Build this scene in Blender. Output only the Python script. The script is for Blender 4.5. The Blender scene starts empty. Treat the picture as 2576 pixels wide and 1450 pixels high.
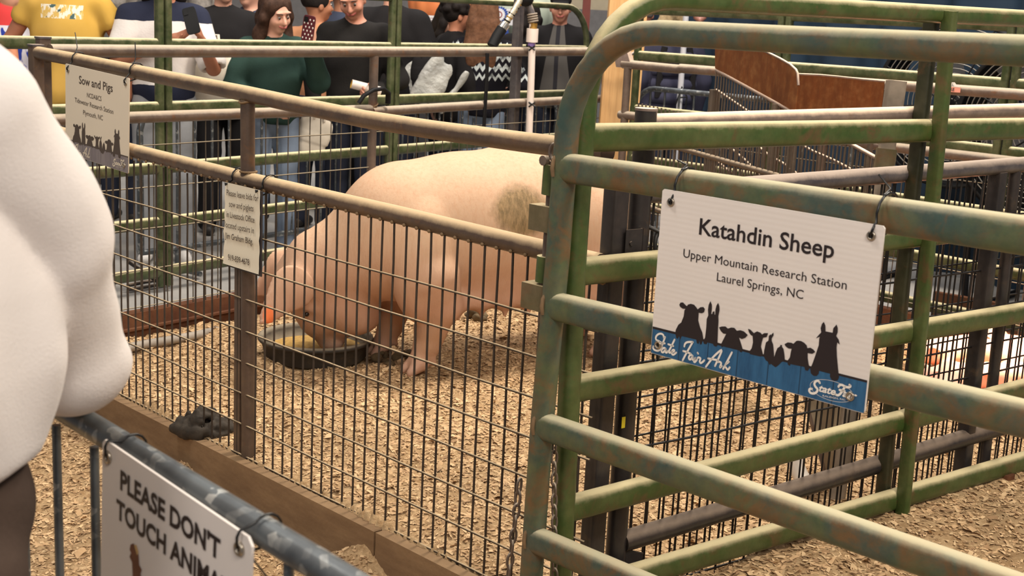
import bpy, bmesh, math, random
import numpy as np
from mathutils import Vector, Matrix
random.seed(7); RNG = np.random.default_rng(11)
PI = math.pi
S = bpy.context.scene
COL = S.collection

# ------------------------------------------------------------------ camera
FPX, CAMH = 3300.0, 1.55
ROLL = math.atan(.05); PITCH = math.atan(697 / FPX)
FW = np.array([0, math.cos(PITCH), -math.sin(PITCH)])
U0 = np.array([0, math.sin(PITCH), math.cos(PITCH)]); R0 = np.array([1., 0, 0])
RV = R0 * math.cos(ROLL) + U0 * math.sin(ROLL); UV = -R0 * math.sin(ROLL) + U0 * math.cos(ROLL)
cam_d = bpy.data.cameras.new('camera'); cam = bpy.data.objects.new('camera', cam_d); COL.objects.link(cam)
cam_d.sensor_width = 36; cam_d.lens = 36 * FPX / 2576; cam_d.clip_start = .05; cam_d.clip_end = 200
mw = Matrix.Identity(4)
for i in range(3):
    mw[i][0], mw[i][1], mw[i][2] = RV[i], UV[i], -FW[i]
mw[2][3] = CAMH
cam.matrix_world = mw
S.camera = cam
cam_d.dof.use_dof = True; cam_d.dof.focus_distance = 3.9; cam_d.dof.aperture_fstop = 9.0

def at(px, py, Y):
    """the point at depth Y of the hall that the photograph shows at (px, py)"""
    d = FW + RV * ((px - 1288) / FPX) - UV * ((py - 725) / FPX)
    return np.array([0, 0, CAMH]) + d * (Y / d[1])
def ground(px, py, z=0.):
    d = FW + RV * ((px - 1288) / FPX) - UV * ((py - 725) / FPX)
    return np.array([0, 0, CAMH]) + d * ((z - CAMH) / d[2])

# ------------------------------------------------------------------ world, lamps, exposure
w = bpy.data.worlds.new('hall_air'); S.world = w; w.use_nodes = True
bg = w.node_tree.nodes['Background']; bg.inputs[0].default_value = (.93, .95, 1.0, 1); bg.inputs[1].default_value = .18
S.view_settings.view_transform = 'Standard'; S.view_settings.look = 'None'
S.view_settings.exposure = -.06; S.view_settings.gamma = 1.0; S.view_settings.use_curve_mapping = False
def area(name, loc, target, size, power, col):
    l = bpy.data.lights.new(name, 'AREA'); l.shape = 'RECTANGLE'; l.size = size[0]; l.size_y = size[1]; l.energy = power; l.color = col
    o = bpy.data.objects.new(name, l); COL.objects.link(o); o.location = loc
    o.rotation_euler = (Vector(target) - Vector(loc)).to_track_quat('-Z', 'Y').to_euler()
    return o
WARM = (1.0, .89, .74)
area('hall_and_fill_lamp', (1.6, 6.6, 5.6), (-.1, 4.6, 0), (1.1, 1.1), 360, WARM)
area('hall_and_fill_lamp', (-2.6, 3.2, 5.6), (-.4, 4.4, 0), (1.3, 1.3), 150, (1.0, .91, .80))
area('hall_and_fill_lamp', (1.2, -2.6, 4.6), (.3, 3.0, .6), (1.6, 1.6), 205, (1.0, .90, .79))
area('hall_and_fill_lamp', (-3.4, -1.4, 4.4), (.2, 2.8, .8), (1.6, 1.6), 75, (1.0, .93, .86))
area('aisle_lamp', (-1.5, 6.6, 5.2), (-.8, 8.8, .9), (2.5, 1.0), 150, (1.0, .92, .83))
area('aisle_lamp', (2.2, 7.6, 5.4), (2.0, 10.5, .8), (3.0, 1.5), 110, (.95, .95, 1.0))
area('hall_and_fill_lamp', (2.6, 1.6, 4.6), (1.5, 2.9, 0), (.7, .7), 170, (1.0, .9, .76))  # added fill lamp, brightens the ground before the green panel
area('far_lamp', (0., 11.5, 5.6), (0, 14, .8), (5.0, 1.5), 280, (1.0, .95, .9))

# ------------------------------------------------------------------ mesh helpers
def arr_mesh(name, V, F):
    """F: (n,k) int array of equal sized faces"""
    V = np.asarray(V, np.float32); F = np.asarray(F, np.int32)
    me = bpy.data.meshes.new(name)
    me.vertices.add(len(V)); me.vertices.foreach_set('co', V.ravel())
    n, k = F.shape
    me.loops.add(n * k); me.loops.foreach_set('vertex_index', F.ravel())
    me.polygons.add(n); me.polygons.foreach_set('loop_start', np.arange(0, n * k, k, dtype=np.int32))
    me.polygons.foreach_set('loop_total', np.full(n, k, np.int32))
    me.update(calc_edges=True); return me
def smooth(me, on=True):
    me.polygons.foreach_set('use_smooth', np.full(len(me.polygons), on))
def link(name, me, mat=None, parent=None):
    o = bpy.data.objects.new(name, me); COL.objects.link(o)
    if mat is not None:
        for m in (mat if isinstance(mat, (list, tuple)) else [mat]):
            me.materials.append(m)
    if parent is not None: o.parent = parent
    return o
def thing(name, label, cat, loc=(0, 0, 0), rotz=0., group=None):
    o = bpy.data.objects.new(name, None); COL.objects.link(o); o.empty_display_size = .1
    o.location = Vector([float(v) for v in loc]); o.rotation_euler = (0, 0, rotz)
    return tag(o, label, cat, group)
def tag(o, label, cat, group=None):
    o['label'] = label; o['category'] = cat
    if group: o['group'] = group
    return o
def dup(root, loc=None, rotz=None, label=None, group=None, rot=None):
    r = root.copy(); COL.objects.link(r)
    if loc is not None: r.location = Vector([float(v) for v in loc])
    if rotz is not None: r.rotation_euler = (0, 0, rotz)
    if rot is not None: r.rotation_euler = rot
    if label: r['label'] = label
    if group: r['group'] = group
    for ch in list(root.children):
        c = ch.copy(); COL.objects.link(c); c.parent = r
        for g in ch.children:
            d = g.copy(); COL.objects.link(d); d.parent = c
    return r
class M:
    """collects verts and faces, builds ONE mesh object"""
    def __init__(s): s.v = []; s.f = []; s.sm = []
    def add(s, V, F, sm=True):
        n = len(s.v); s.v.extend([tuple(float(c) for c in v) for v in V])
        s.f.extend([tuple(i + n for i in f) for f in F]); s.sm.extend([sm] * len(F)); return s
    def box(s, lo, hi, mat=None):
        x0, y0, z0 = lo; x1, y1, z1 = hi
        V = [(x0, y0, z0), (x1, y0, z0), (x1, y1, z0), (x0, y1, z0), (x0, y0, z1), (x1, y0, z1), (x1, y1, z1), (x0, y1, z1)]
        if mat is not None: V = [tuple(mat @ Vector(v)) for v in V]
        return s.add(V, [(0, 3, 2, 1), (4, 5, 6, 7), (0, 1, 5, 4), (1, 2, 6, 5), (2, 3, 7, 6), (3, 0, 4, 7)], False)
    def tube(s, pts, r, n=10, side=None, closed=False):
        V, F = sweep(pts, circle(r, n) if not isinstance(r, list) else r, side, closed); s.add(V, F, True)
        if not closed: s.sm[-2:] = [False, False]
        return s
    def sphere(s, c, r, nu=10, nv=6):
        r = (r, r, r) if not isinstance(r, (tuple, list)) else r
        V = [(c[0], c[1], c[2] + r[2])]
        for j in range(1, nv):
            t = PI * j / nv
            for i in range(nu):
                p = 2 * PI * i / nu; V.append((c[0] + r[0] * math.sin(t) * math.cos(p), c[1] + r[1] * math.sin(t) * math.sin(p), c[2] + r[2] * math.cos(t)))
        V.append((c[0], c[1], c[2] - r[2])); F = []
        for i in range(nu): F.append((0, 1 + i, 1 + (i + 1) % nu))
        for j in range(nv - 2):
            a = 1 + j * nu
            for i in range(nu): F.append((a + i, a + nu + i, a + nu + (i + 1) % nu, a + (i + 1) % nu))
        a = 1 + (nv - 2) * nu
        for i in range(nu): F.append((a + i, len(V) - 1, a + (i + 1) % nu))
        return s.add(V, F)
    def lathe(s, prof, n=24, c=(0, 0, 0), axis=None):
        V = []; k = len(prof)
        for i in range(n):
            t = 2 * PI * i / n
            for r, z in prof:
                p = Vector((r * math.cos(t), r * math.sin(t), z))
                if axis is not None: p = axis @ p
                V.append(tuple(p + Vector(c)))
        F = [(i * k + j, ((i + 1) % n) * k + j, ((i + 1) % n) * k + j + 1, i * k + j + 1) for i in range(n) for j in range(k - 1)]
        return s.add(V, F)
    def prism(s, poly, y0, y1, holes=None):
        """polygon in the xz plane, given thickness along y"""
        n = len(poly)
        V = [(p[0], y0, p[1]) for p in poly] + [(p[0], y1, p[1]) for p in poly]
        F = [tuple(range(n)), tuple(range(2 * n - 1, n - 1, -1))] + [(i, i + n, (i + 1) % n + n, (i + 1) % n) for i in range(n)]
        return s.add(V, F, False)
    def mesh(s, name, fix=True):
        me = bpy.data.meshes.new(name); me.from_pydata(s.v, [], s.f)
        me.polygons.foreach_set('use_smooth', s.sm)
        if fix:
            b = bmesh.new(); b.from_mesh(me); bmesh.ops.recalc_face_normals(b, faces=b.faces); b.to_mesh(me); b.free()
        me.update(); return me
    def build(s, name, mat, parent=None, fix=True): return link(name, s.mesh(name, fix), mat, parent)
def circle(r, n=10): return [(r * math.cos(2 * PI * i / n), r * math.sin(2 * PI * i / n)) for i in range(n)]
def oval(wd, h, n=20, e=2.9):
    out = []
    for i in range(n):
        t = 2 * PI * (i + .5) / n; c, q = math.cos(t), math.sin(t)
        out.append((wd / 2 * math.copysign(abs(c) ** (2 / e), c), h / 2 * math.copysign(abs(q) ** (2 / e), q)))
    return out
def sweep(pts, prof, side=None, closed=False):
    P = [np.asarray(p, float) for p in pts]; n = len(P); k = len(prof); V = []; prev = None
    for i in range(n):
        if closed: T = P[(i + 1) % n] - P[i - 1]
        else: T = P[min(i + 1, n - 1)] - P[max(i - 1, 0)]
        T = T / (np.linalg.norm(T) + 1e-9)
        if side is not None: sd = np.asarray(side, float)
        else:
            if prev is None:
                ref = np.array([0, 0, 1.]) if abs(T[2]) < .9 else np.array([0, 1., 0]); sd = np.cross(T, ref)
            else: sd = prev - T * (prev @ T)
            sd = sd / (np.linalg.norm(sd) + 1e-9); prev = sd
        up = np.cross(sd, T)
        for a, b in prof: V.append(P[i] + sd * a + up * b)
    m = n if closed else n - 1
    F = [(i * k + j, i * k + (j + 1) % k, ((i + 1) % n) * k + (j + 1) % k, ((i + 1) % n) * k + j) for i in range(m) for j in range(k)]
    if not closed:
        V = V + V[:k] + V[(n - 1) * k:n * k]        # end caps on rings of their own keep the sides' shading straight
        F.append(tuple(n * k + j for j in range(k - 1, -1, -1))); F.append(tuple((n + 1) * k + j for j in range(k)))
    return V, F
def arc(cx, cz, r, a0, a1, n=8, y=0.): return [(cx + r * math.cos(math.radians(a0 + (a1 - a0) * i / n)), y, cz + r * math.sin(math.radians(a0 + (a1 - a0) * i / n))) for i in range(n + 1)]
def part(name, fn, mat, parent):
    m = M(); fn(m); return m.build(name, mat, parent)
def rail(name, pts, prof, mat, parent, side=(0, 1, 0)):
    m = M(); m.tube(pts, prof if isinstance(prof, list) else circle(prof, 14), side=side); return m.build(name, mat, parent)

# ------------------------------------------------------------------ smooth solid bodies (signed distance + surface nets)
class SDF:
    def __init__(s): s.p = []
    def cone(s, a, b, ra, rb, k=.02, sub=False, sc=None):
        s.p.append(('c', np.array(a, float), np.array(b, float), ra, rb, k, sub, np.array(sc, float) if sc is not None else None)); return s
    def ell(s, c, r, k=.02, rot=None, sub=False):
        s.p.append(('e', np.array(c, float), np.array(r, float), None if rot is None else np.array(rot, float), None, k, sub, None)); return s
    def chain(s, pts, rr, k=.02, sc=None):
        for i in range(len(pts) - 1): s.cone(pts[i], pts[i + 1], rr[i], rr[i + 1], k, False, sc)
        return s
    def bb(s, q):
        if q[0] == 'c':
            m = max(q[3], q[4]) * (1 if q[7] is None else float(q[7].max()))
            return np.minimum(q[1], q[2]) - m, np.maximum(q[1], q[2]) + m
        m = q[2].max() if q[3] is not None else q[2]
        return q[1] - m, q[1] + m
    def mesh(s, name, h, disp=None):
        lo = np.min([s.bb(q)[0] for q in s.p if not q[6]], 0) - 3 * h; hi = np.max([s.bb(q)[1] for q in s.p if not q[6]], 0) + 3 * h
        n = np.ceil((hi - lo) / h).astype(int) + 1
        ax = [(lo[i] + h * np.arange(n[i])).astype(np.float32) for i in range(3)]
        D = np.full(n, 1.0, np.float32)
        for q in s.p:
            b0, b1 = s.bb(q); k = q[5]; mg = k + 2.5 * h
            i0 = np.maximum(((b0 - mg - lo) / h).astype(int), 0); i1 = np.minimum(((b1 + mg - lo) / h).astype(int) + 2, n)
            if (i1 <= i0).any(): continue
            sl = tuple(slice(i0[i], i1[i]) for i in range(3))
            X = ax[0][sl[0]][:, None, None]; Y = ax[1][sl[1]][None, :, None]; Z = ax[2][sl[2]][None, None, :]
            if q[0] == 'c':
                a, b, ra, rb, sc = q[1], q[2], q[3], q[4], q[7]
                f = 1.
                if sc is not None: X, Y, Z = X / sc[0], Y / sc[1], Z / sc[2]; a = a / sc; b = b / sc; f = float(sc.min())
                ba = b - a; L = float(ba @ ba) + 1e-12
                px, py, pz = X - a[0], Y - a[1], Z - a[2]
                t = np.clip((px * ba[0] + py * ba[1] + pz * ba[2]) / L, 0, 1)
                d = (np.sqrt((px - t * ba[0]) ** 2 + (py - t * ba[1]) ** 2 + (pz - t * ba[2]) ** 2) - (ra + (rb - ra) * t)) * f
            else:
                c, r, R = q[1], q[2], q[3]
                px, py, pz = X - c[0], Y - c[1], Z - c[2]
                if R is not None:
                    px, py, pz = (R[0, 0] * px + R[1, 0] * py + R[2, 0] * pz, R[0, 1] * px + R[1, 1] * py + R[2, 1] * pz, R[0, 2] * px + R[1, 2] * py + R[2, 2] * pz)
                k0 = np.sqrt((px / r[0]) ** 2 + (py / r[1]) ** 2 + (pz / r[2]) ** 2)
                k1 = np.sqrt((px / r[0] ** 2) ** 2 + (py / r[1] ** 2) ** 2 + (pz / r[2] ** 2) ** 2) + 1e-6
                d = k0 * (k0 - 1) / k1
            A = D[sl]
            if q[6]:
                hh = np.maximum(k - np.abs(-A - d), 0) / k; D[sl] = -(np.minimum(-A, d) - hh * hh * k * .25)
            else:
                hh = np.maximum(k - np.abs(A - d), 0) / k; D[sl] = np.minimum(A, d) - hh * hh * k * .25
        if disp is not None: D = D + disp(ax[0][:, None, None], ax[1][None, :, None], ax[2][None, None, :]).astype(np.float32) * (np.abs(D) < .08)
        return nets(name, D, lo, h)
def nets(name, D, lo, h):
    s = D < 0
    c = [D[i:D.shape[0] - 1 + i, j:D.shape[1] - 1 + j, k:D.shape[2] - 1 + k] for i in (0, 1) for j in (0, 1) for k in (0, 1)]
    off = [(i, j, k) for i in (0, 1) for j in (0, 1) for k in (0, 1)]
    cs = sum((x < 0).astype(np.int8) for x in c); mix = (cs > 0) & (cs < 8)
    idx = np.argwhere(mix); n = len(idx)
    cv = np.stack([x[mix] for x in c], 1)
    P = np.zeros((n, 3)); W = np.zeros(n)
    for a in range(8):
        for b in range(a + 1, 8):
            if sum(abs(off[a][t] - off[b][t]) for t in range(3)) != 1: continue
            m = (cv[:, a] < 0) != (cv[:, b] < 0)
            t = cv[m, a] / (cv[m, a] - cv[m, b] + 1e-12)
            oa, ob = np.array(off[a], float), np.array(off[b], float)
            P[m] += oa + (ob - oa) * t[:, None]; W[m] += 1
    P = lo + (idx + P / W[:, None]) * h
    ids = np.full(mix.shape, -1, np.int32); ids[mix] = np.arange(n)
    F = []
    for ax_, (u, v) in ((0, (1, 2)), (1, (2, 0)), (2, (0, 1))):
        a = np.take(s, range(0, s.shape[ax_] - 1), ax_); b = np.take(s, range(1, s.shape[ax_]), ax_)
        e = np.argwhere(a != b)
        ok = (e[:, u] > 0) & (e[:, v] > 0) & (e[:, u] < mix.shape[u]) & (e[:, v] < mix.shape[v]); e = e[ok]
        ins = a[tuple(e.T)]
        q = []
        for du, dv in ((-1, -1), (0, -1), (0, 0), (-1, 0)):
            g = e.copy(); g[:, u] += du; g[:, v] += dv; q.append(ids[tuple(g.T)])
        q = np.stack(q, 1); q[~ins] = q[~ins][:, ::-1]; F.append(q)
    F = np.concatenate(F); F = F[(F >= 0).all(1)]
    me = arr_mesh(name, P, F); smooth(me); return me
def frame3(u, w):
    """rotation with columns u (long axis), v, w (thin axis)"""
    u = np.array(u, float); u /= np.linalg.norm(u); w = np.array(w, float); w -= u * (w @ u); w /= np.linalg.norm(w)
    return np.stack([u, np.cross(w, u), w], 1)
def folds(amp, freq, seed):
    r = np.random.default_rng(seed); K = r.normal(size=(5, 3)) * freq; ph = r.uniform(0, 6, 5)
    def f(X, Y, Z):
        t = 0.
        for q, p in zip(K, ph): t = t + np.sin(q[0] * X + q[1] * Y + q[2] * Z * .7 + p + 1.2 * np.sin(q[1] * .5 * X + q[2] * .6 * Z + p))
        return amp * t / 5 * 1.8
    return f

# ------------------------------------------------------------------ materials
def lin(r, g, b):
    f = lambda c: (c / 255 / 12.92) if c <= 10 else ((c / 255 + .055) / 1.055) ** 2.4
    return (f(r), f(g), f(b), 1)
class NB:
    def __init__(s, name):
        s.m = bpy.data.materials.new(name); s.m.use_nodes = True; s.t = s.m.node_tree; s.b = s.t.nodes['Principled BSDF']
    def n(s, typ, **kw):
        x = s.t.nodes.new(typ)
        for k, v in kw.items(): setattr(x, k, v)
        return x
    def l(s, a, b): s.t.links.new(a, b)
    def coord(s): return s.n('ShaderNodeTexCoord').outputs['Object']
    def noise(s, scale, detail=4., rough=.55, vec=None, sc=None, dist=0.):
        x = s.n('ShaderNodeTexNoise'); x.inputs['Scale'].default_value = scale; x.inputs['Detail'].default_value = detail; x.inputs['Roughness'].default_value = rough; x.inputs['Distortion'].default_value = dist
        v = vec if vec is not None else s.coord()
        if sc is not None:
            mp = s.n('ShaderNodeMapping'); mp.inputs['Scale'].default_value = sc; s.l(v, mp.inputs['Vector']); v = mp.outputs[0]
        s.l(v, x.inputs['Vector']); return x.outputs['Fac']
    def rng(s, v, a, b, c=0., d=1.):
        x = s.n('ShaderNodeMapRange'); s.l(v, x.inputs[0])
        for i, q in enumerate((a, b, c, d)): x.inputs[i + 1].default_value = q
        return x.outputs[0]
    def math(s, op, a, b=0.):
        x = s.n('ShaderNodeMath', operation=op)
        for i, q in enumerate((a, b)):
            if isinstance(q, (int, float)): x.inputs[i].default_value = q
            else: s.l(q, x.inputs[i])
        return x.outputs[0]
    def mix(s, f, a, b):
        x = s.n('ShaderNodeMix', data_type='RGBA')
        if isinstance(f, (int, float)): x.inputs[0].default_value = f
        else: s.l(f, x.inputs[0])
        for i, q in ((6, a), (7, b)):
            if isinstance(q, tuple): x.inputs[i].default_value = q
            else: s.l(q, x.inputs[i])
        return x.outputs[2]
    def bump(s, h, strength=.3, dist=.01):
        x = s.n('ShaderNodeBump'); x.inputs['Strength'].default_value = strength; x.inputs['Distance'].default_value = dist
        s.l(h, x.inputs['Height']); s.l(x.outputs[0], s.b.inputs['Normal'])
    def col(s, c):
        if isinstance(c, tuple): s.b.inputs['Base Color'].default_value = c
        else: s.l(c, s.b.inputs['Base Color'])
    def rough(s, v, metal=0., spec=None):
        if isinstance(v, (int, float)): s.b.inputs['Roughness'].default_value = v
        else: s.l(v, s.b.inputs['Roughness'])
        s.b.inputs['Metallic'].default_value = metal
        if spec is not None: s.b.inputs['Specular IOR Level'].default_value = spec
    def nz(s):
        g = s.n('ShaderNodeNewGeometry'); q = s.n('ShaderNodeSeparateXYZ'); s.l(g.outputs['Normal'], q.inputs[0]); return q.outputs[2]
    def xyz(s):
        q = s.n('ShaderNodeSeparateXYZ'); s.l(s.coord(), q.inputs[0]); return q.outputs
def shade(c, f): return (min(c[0] * f, 1), min(c[1] * f, 1), min(c[2] * f, 1), 1)
def plain(name, c, rough=.6, var=.15, scale=12, metal=0., bump=0., bscale=60, spec=None):
    b = NB(name)
    b.col(b.mix(b.rng(b.noise(scale, 5), .3, .7), shade(c, 1 - var), shade(c, 1 + var)) if var else c)
    b.rough(rough, metal, spec)
    if bump: b.bump(b.noise(bscale, 4), bump, .004)
    return b.m
def painted(name, c1, c2, rust, rustamt, dust, dustamt, gloss=.38, filmamt=.20, film_c=None):
    """worn paint on steel: two paint tones, rust blotches, dust that has settled on what faces up"""
    b = NB(name)
    paint = b.mix(b.rng(b.noise(5, 6, .6), .42, .58), c1, c2)
    paint = b.mix(b.rng(b.noise(38, 3), .35, .75, 0, .55), paint, shade(c1, .6))
    rm = b.rng(b.noise(8.5, 9, .68, dist=.6), .60 - rustamt * .18, .68 - rustamt * .1)
    paint = b.mix(b.math('MULTIPLY', rm, .85), paint, b.mix(b.noise(40, 3), rust, shade(rust, .55)))
    film = b.rng(b.noise(13, 7, .7), .40, .75, 0, filmamt * dustamt)
    paint = b.mix(film, paint, film_c or shade(dust, .72))
    up = b.math('ADD', b.nz(), b.math('MULTIPLY', b.math('SUBTRACT', b.noise(16, 7, .72), .5), .6))
    dm = b.math('MULTIPLY', b.rng(up, .20, .78), min(dustamt, 1.0))
    b.col(b.mix(dm, paint, dust))
    b.rough(b.rng(dm, 0, .6, gloss, .85), 0., .45)
    b.bump(b.noise(60, 6, .65), .18, .004)
    return b.m
RUST = lin(122, 72, 38)
DUST = lin(214, 190, 150)
m_green = painted('weathered_green_paint', lin(58, 79, 36), lin(74, 90, 50), lin(100, 78, 50), .38, lin(205, 190, 150), .85, .34, .28, lin(128, 106, 72))
m_teal = painted('weathered_bluegreen_paint', lin(62, 82, 76), lin(84, 96, 66), lin(122, 90, 58), .62, lin(196, 186, 154), .72, .38, .45, lin(132, 110, 80))
m_olive = painted('aisle_panel_green_paint', lin(52, 62, 35), lin(63, 74, 45), lin(86, 70, 44), .18, lin(208, 196, 156), 1.05, .3)
m_darkolive = painted('dark_olive_paint', lin(44, 46, 28), lin(54, 54, 36), lin(84, 66, 42), .3, lin(180, 166, 130), .6, .4, .1)
m_pipe = painted('dusty_brown_steel', lin(92, 74, 62), lin(74, 60, 54), lin(112, 80, 56), .25, lin(194, 168, 132), 1.1, .4, .12)
m_backpipe = painted('bare_brown_steel', lin(104, 88, 78), lin(84, 72, 66), lin(120, 84, 60), .2, lin(196, 180, 158), .7, .3)
m_blackpipe = painted('dusty_black_steel', lin(44, 41, 42), lin(56, 50, 48), lin(80, 66, 54), .05, lin(140, 122, 106), .75, .35, .06)
m_palepipe = painted('pale_dusted_steel', lin(120, 104, 98), lin(104, 92, 88), lin(130, 96, 76), .1, lin(232, 204, 178), 1.3, .4)
m_greypipe = painted('grey_dusted_steel', lin(70, 66, 70), lin(84, 80, 82), lin(96, 84, 78), .05, lin(190, 172, 158), 1.0, .4)
m_wire = painted('dusty_wire', lin(54, 45, 39), lin(68, 57, 48), lin(84, 64, 48), .1, lin(176, 154, 122), 1.1, .55, .03)
m_backwire = painted('far_wire', lin(84, 76, 64), lin(74, 66, 58), lin(96, 74, 54), .05, lin(180, 164, 136), .9, .5, .03)
m_blackwire = plain('black_wire', lin(30, 26, 25), .45, .2, 30)
m_weld = plain('weld_bead', lin(120, 96, 68), .8, .2, 40)
m_board = (lambda b: (b.col(b.mix(b.rng(b.noise(3, 7, .65, sc=(1, 1, 4)), .35, .65), lin(118, 94, 70), b.mix(b.noise(30, 5), lin(148, 122, 92), lin(134, 108, 80)))), b.rough(.9, 0., .2), b.bump(b.noise(45, 6), .3, .006), b.m)[-1])(NB('dusty_kick_board'))
m_rustboard = (lambda b: (b.col(b.mix(b.rng(b.noise(7, 7, .65), .35, .65), lin(84, 50, 34), lin(112, 74, 50))), b.rough(.85, 0., .25), b.bump(b.noise(50, 6), .3, .005), b.m)[-1])(NB('rusty_channel'))
m_rustplate = (lambda b: (b.col(b.mix(b.rng(b.noise(6, 8, .7, sc=(2.2, 2.2, .5)), .35, .7), lin(88, 48, 20), b.mix(b.rng(b.noise(24, 5), .45, .8), lin(118, 68, 30), lin(150, 104, 60)))), b.rough(.72, 0., .3), b.bump(b.noise(40, 6), .25, .004), b.m)[-1])(NB('rusty_sheet'))
def galv(name, dark=1.):
    b = NB(name)
    v = b.n('ShaderNodeTexVoronoi'); v.inputs['Scale'].default_value = 75; b.l(b.coord(), v.inputs['Vector'])
    vs = b.n('ShaderNodeSeparateColor'); b.l(v.outputs['Color'], vs.inputs[0])
    c = b.mix(b.rng(vs.outputs[0], .80, .92), shade(lin(104, 110, 114), dark), shade(lin(178, 180, 178), dark))
    c = b.mix(b.rng(b.noise(9, 6), .42, .62), c, shade(lin(78, 82, 86), dark))
    c = b.mix(b.rng(b.noise(24, 5), .70, .74), c, lin(110, 70, 48))
    b.col(c); b.rough(b.rng(b.noise(20, 4), .3, .7, .28, .5), .55); return b.m
m_galv = galv('galvanised_steel'); m_galv_far = galv('galvanised_steel_far', .95)
m_zip = plain('black_cable_tie', lin(16, 16, 18), .35, 0)
m_brass = plain('nickel_grommet', lin(170, 160, 146), .3, .1, 40, .85)
m_hole = plain('grommet_hole', lin(44, 38, 32), .9, 0)
m_white = None
def signwhite(name, c, corr=0.):
    b = NB(name); b.col(b.mix(b.rng(b.noise(3, 3), .3, .7), shade(c, .97), shade(c, 1.02))); b.rough(.45, 0., .4)
    if corr:
        x = b.xyz(); b.bump(b.math('SINE', b.math('MULTIPLY', x[2], 2 * PI / corr)), .035, .002)
    return b.m
m_signw = signwhite('white_corrugated_plastic', lin(226, 218, 212), .0105)
m_signcream = signwhite('cream_dusty_plastic', lin(224, 212, 192))
m_paper = signwhite('laminated_paper', lin(226, 218, 198))
m_signgrey = signwhite('white_aluminium', lin(222, 214, 208))
m_ink = plain('black_ink', lin(34, 26, 30), .5, 0)
m_inksoft = plain('faded_ink', lin(78, 66, 58), .6, 0)
m_inkgrey = plain('grey_ink', lin(62, 56, 56), .6, 0)
m_printwhite = plain('white_ink', lin(236, 230, 222), .5, 0)
m_blackplastic = plain('black_plastic', lin(17, 17, 19), .6, .1, 12, 0, 0, 60, .25)
def planks(name, a, c, d, orange):
    b = NB(name); x = b.xyz()
    col = b.mix(b.rng(b.noise(9, 7, .7, sc=(3.2, 1, .55)), .38, .66), a, c)
    col = b.mix(b.rng(b.noise(16, 6, .7, sc=(2.5, 1, .5)), .62, .72), col, d)
    if orange: col = b.mix(b.rng(b.noise(13, 5, .6, sc=(1.2, 1, .8)), .67, .70), col, orange)
    fr = b.math('FRACT', b.math('MULTIPLY', x[0], 1 / .0745)); ln = b.math('LESS_THAN', fr, .035)
    col = b.mix(b.math('MULTIPLY', ln, .75), col, shade(a, .25))
    b.col(col); b.rough(.5, 0., .4); return b.m
m_planks = planks('printed_blue_planks', lin(34, 78, 116), lin(52, 106, 148), lin(110, 134, 162), lin(168, 122, 88))
m_planksgrey = planks('printed_grey_planks', lin(120, 112, 116), lin(140, 132, 132), lin(154, 146, 142), None)

# ------------------------------------------------------------------ lettering
def text_geo(body, bold=0., shear=0., font_res=3):
    cu = bpy.data.curves.new('lettering', 'FONT'); cu.body = body; cu.offset = bold; cu.shear = shear; cu.resolution_u = font_res; cu.fill_mode = 'FRONT'
    o = bpy.data.objects.new('lettering', cu); COL.objects.link(o)
    me = bpy.data.meshes.new_from_object(o.evaluated_get(bpy.context.evaluated_depsgraph_get()))
    V = np.array([v.co[:] for v in me.vertices]); F = [tuple(p.vertices) for p in me.polygons]
    bpy.data.objects.remove(o); bpy.data.curves.remove(cu); bpy.data.meshes.remove(me)
    return V, F
_caph = None
def lettering(body, x0, x1, z0, cap, y, mat, parent, bold=.012, shear=0., slope=0., name='lettering'):
    """flat print: baseline from x0 to x1 at height z0, capital height cap, in the parent's xz plane"""
    V, F = text_geo(body, bold, shear)
    a, b = V[:, 0].min(), V[:, 0].max(); H = CAPH
    X = x0 + (V[:, 0] - a) / (b - a) * (x1 - x0); Z = z0 + V[:, 1] / H * cap + (X - x0) * slope
    me = bpy.data.meshes.new(name); me.from_pydata(np.stack([X, np.full(len(X), y), Z], 1).tolist(), [], F)
    return link(name, me, mat, parent)
_v, _f = text_geo('H'); CAPH = float(_v[:, 1].max())
def strokes(name, lines, wd, y, mat, parent, dx=0., dz=0., s=1.):
    """script lettering: round-ended brush strokes as flat print"""
    m = M()
    for ln in lines:
        P = [np.array(p, float) for p in ln]
        Q = [P[0]]
        for i in range(len(P) - 1):      # Catmull-Rom
            p0, p1, p2, p3 = P[max(i - 1, 0)], P[i], P[i + 1], P[min(i + 2, len(P) - 1)]
            for t in (.25, .5, .75, 1.):
                Q.append(.5 * ((2 * p1) + (-p0 + p2) * t + (2 * p0 - 5 * p1 + 4 * p2 - p3) * t * t + (-p0 + 3 * p1 - 3 * p2 + p3) * t ** 3))
        V = []; n = len(Q)
        for i in range(n):
            T = Q[min(i + 1, n - 1)] - Q[max(i - 1, 0)]; T /= np.linalg.norm(T) + 1e-9; N_ = np.array([-T[1], T[0]])
            for q in (Q[i] + N_ * wd / 2, Q[i] - N_ * wd / 2): V.append((q[0] * s + dx, y, q[1] * s + dz))
        m.add(V, [(2 * i, 2 * i + 1, 2 * i + 3, 2 * i + 2) for i in range(n - 1)], False)
        for e in (Q[0], Q[-1]):
            m.add([((e[0] + wd / 2 * math.cos(t)) * s + dx, y, (e[1] + wd / 2 * math.sin(t)) * s + dz) for t in np.linspace(0, 2 * PI, 9)[:-1]], [tuple(range(8))], False)
    return m.build(name, mat, parent, False)
def flat(name, poly, y, mat, parent, dx=0., dz=0.):
    m = M(); m.add([(p[0] + dx, y, p[1] + dz) for p in poly], [tuple(range(len(poly)))], False); return m.build(name, mat, parent, False)

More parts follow.
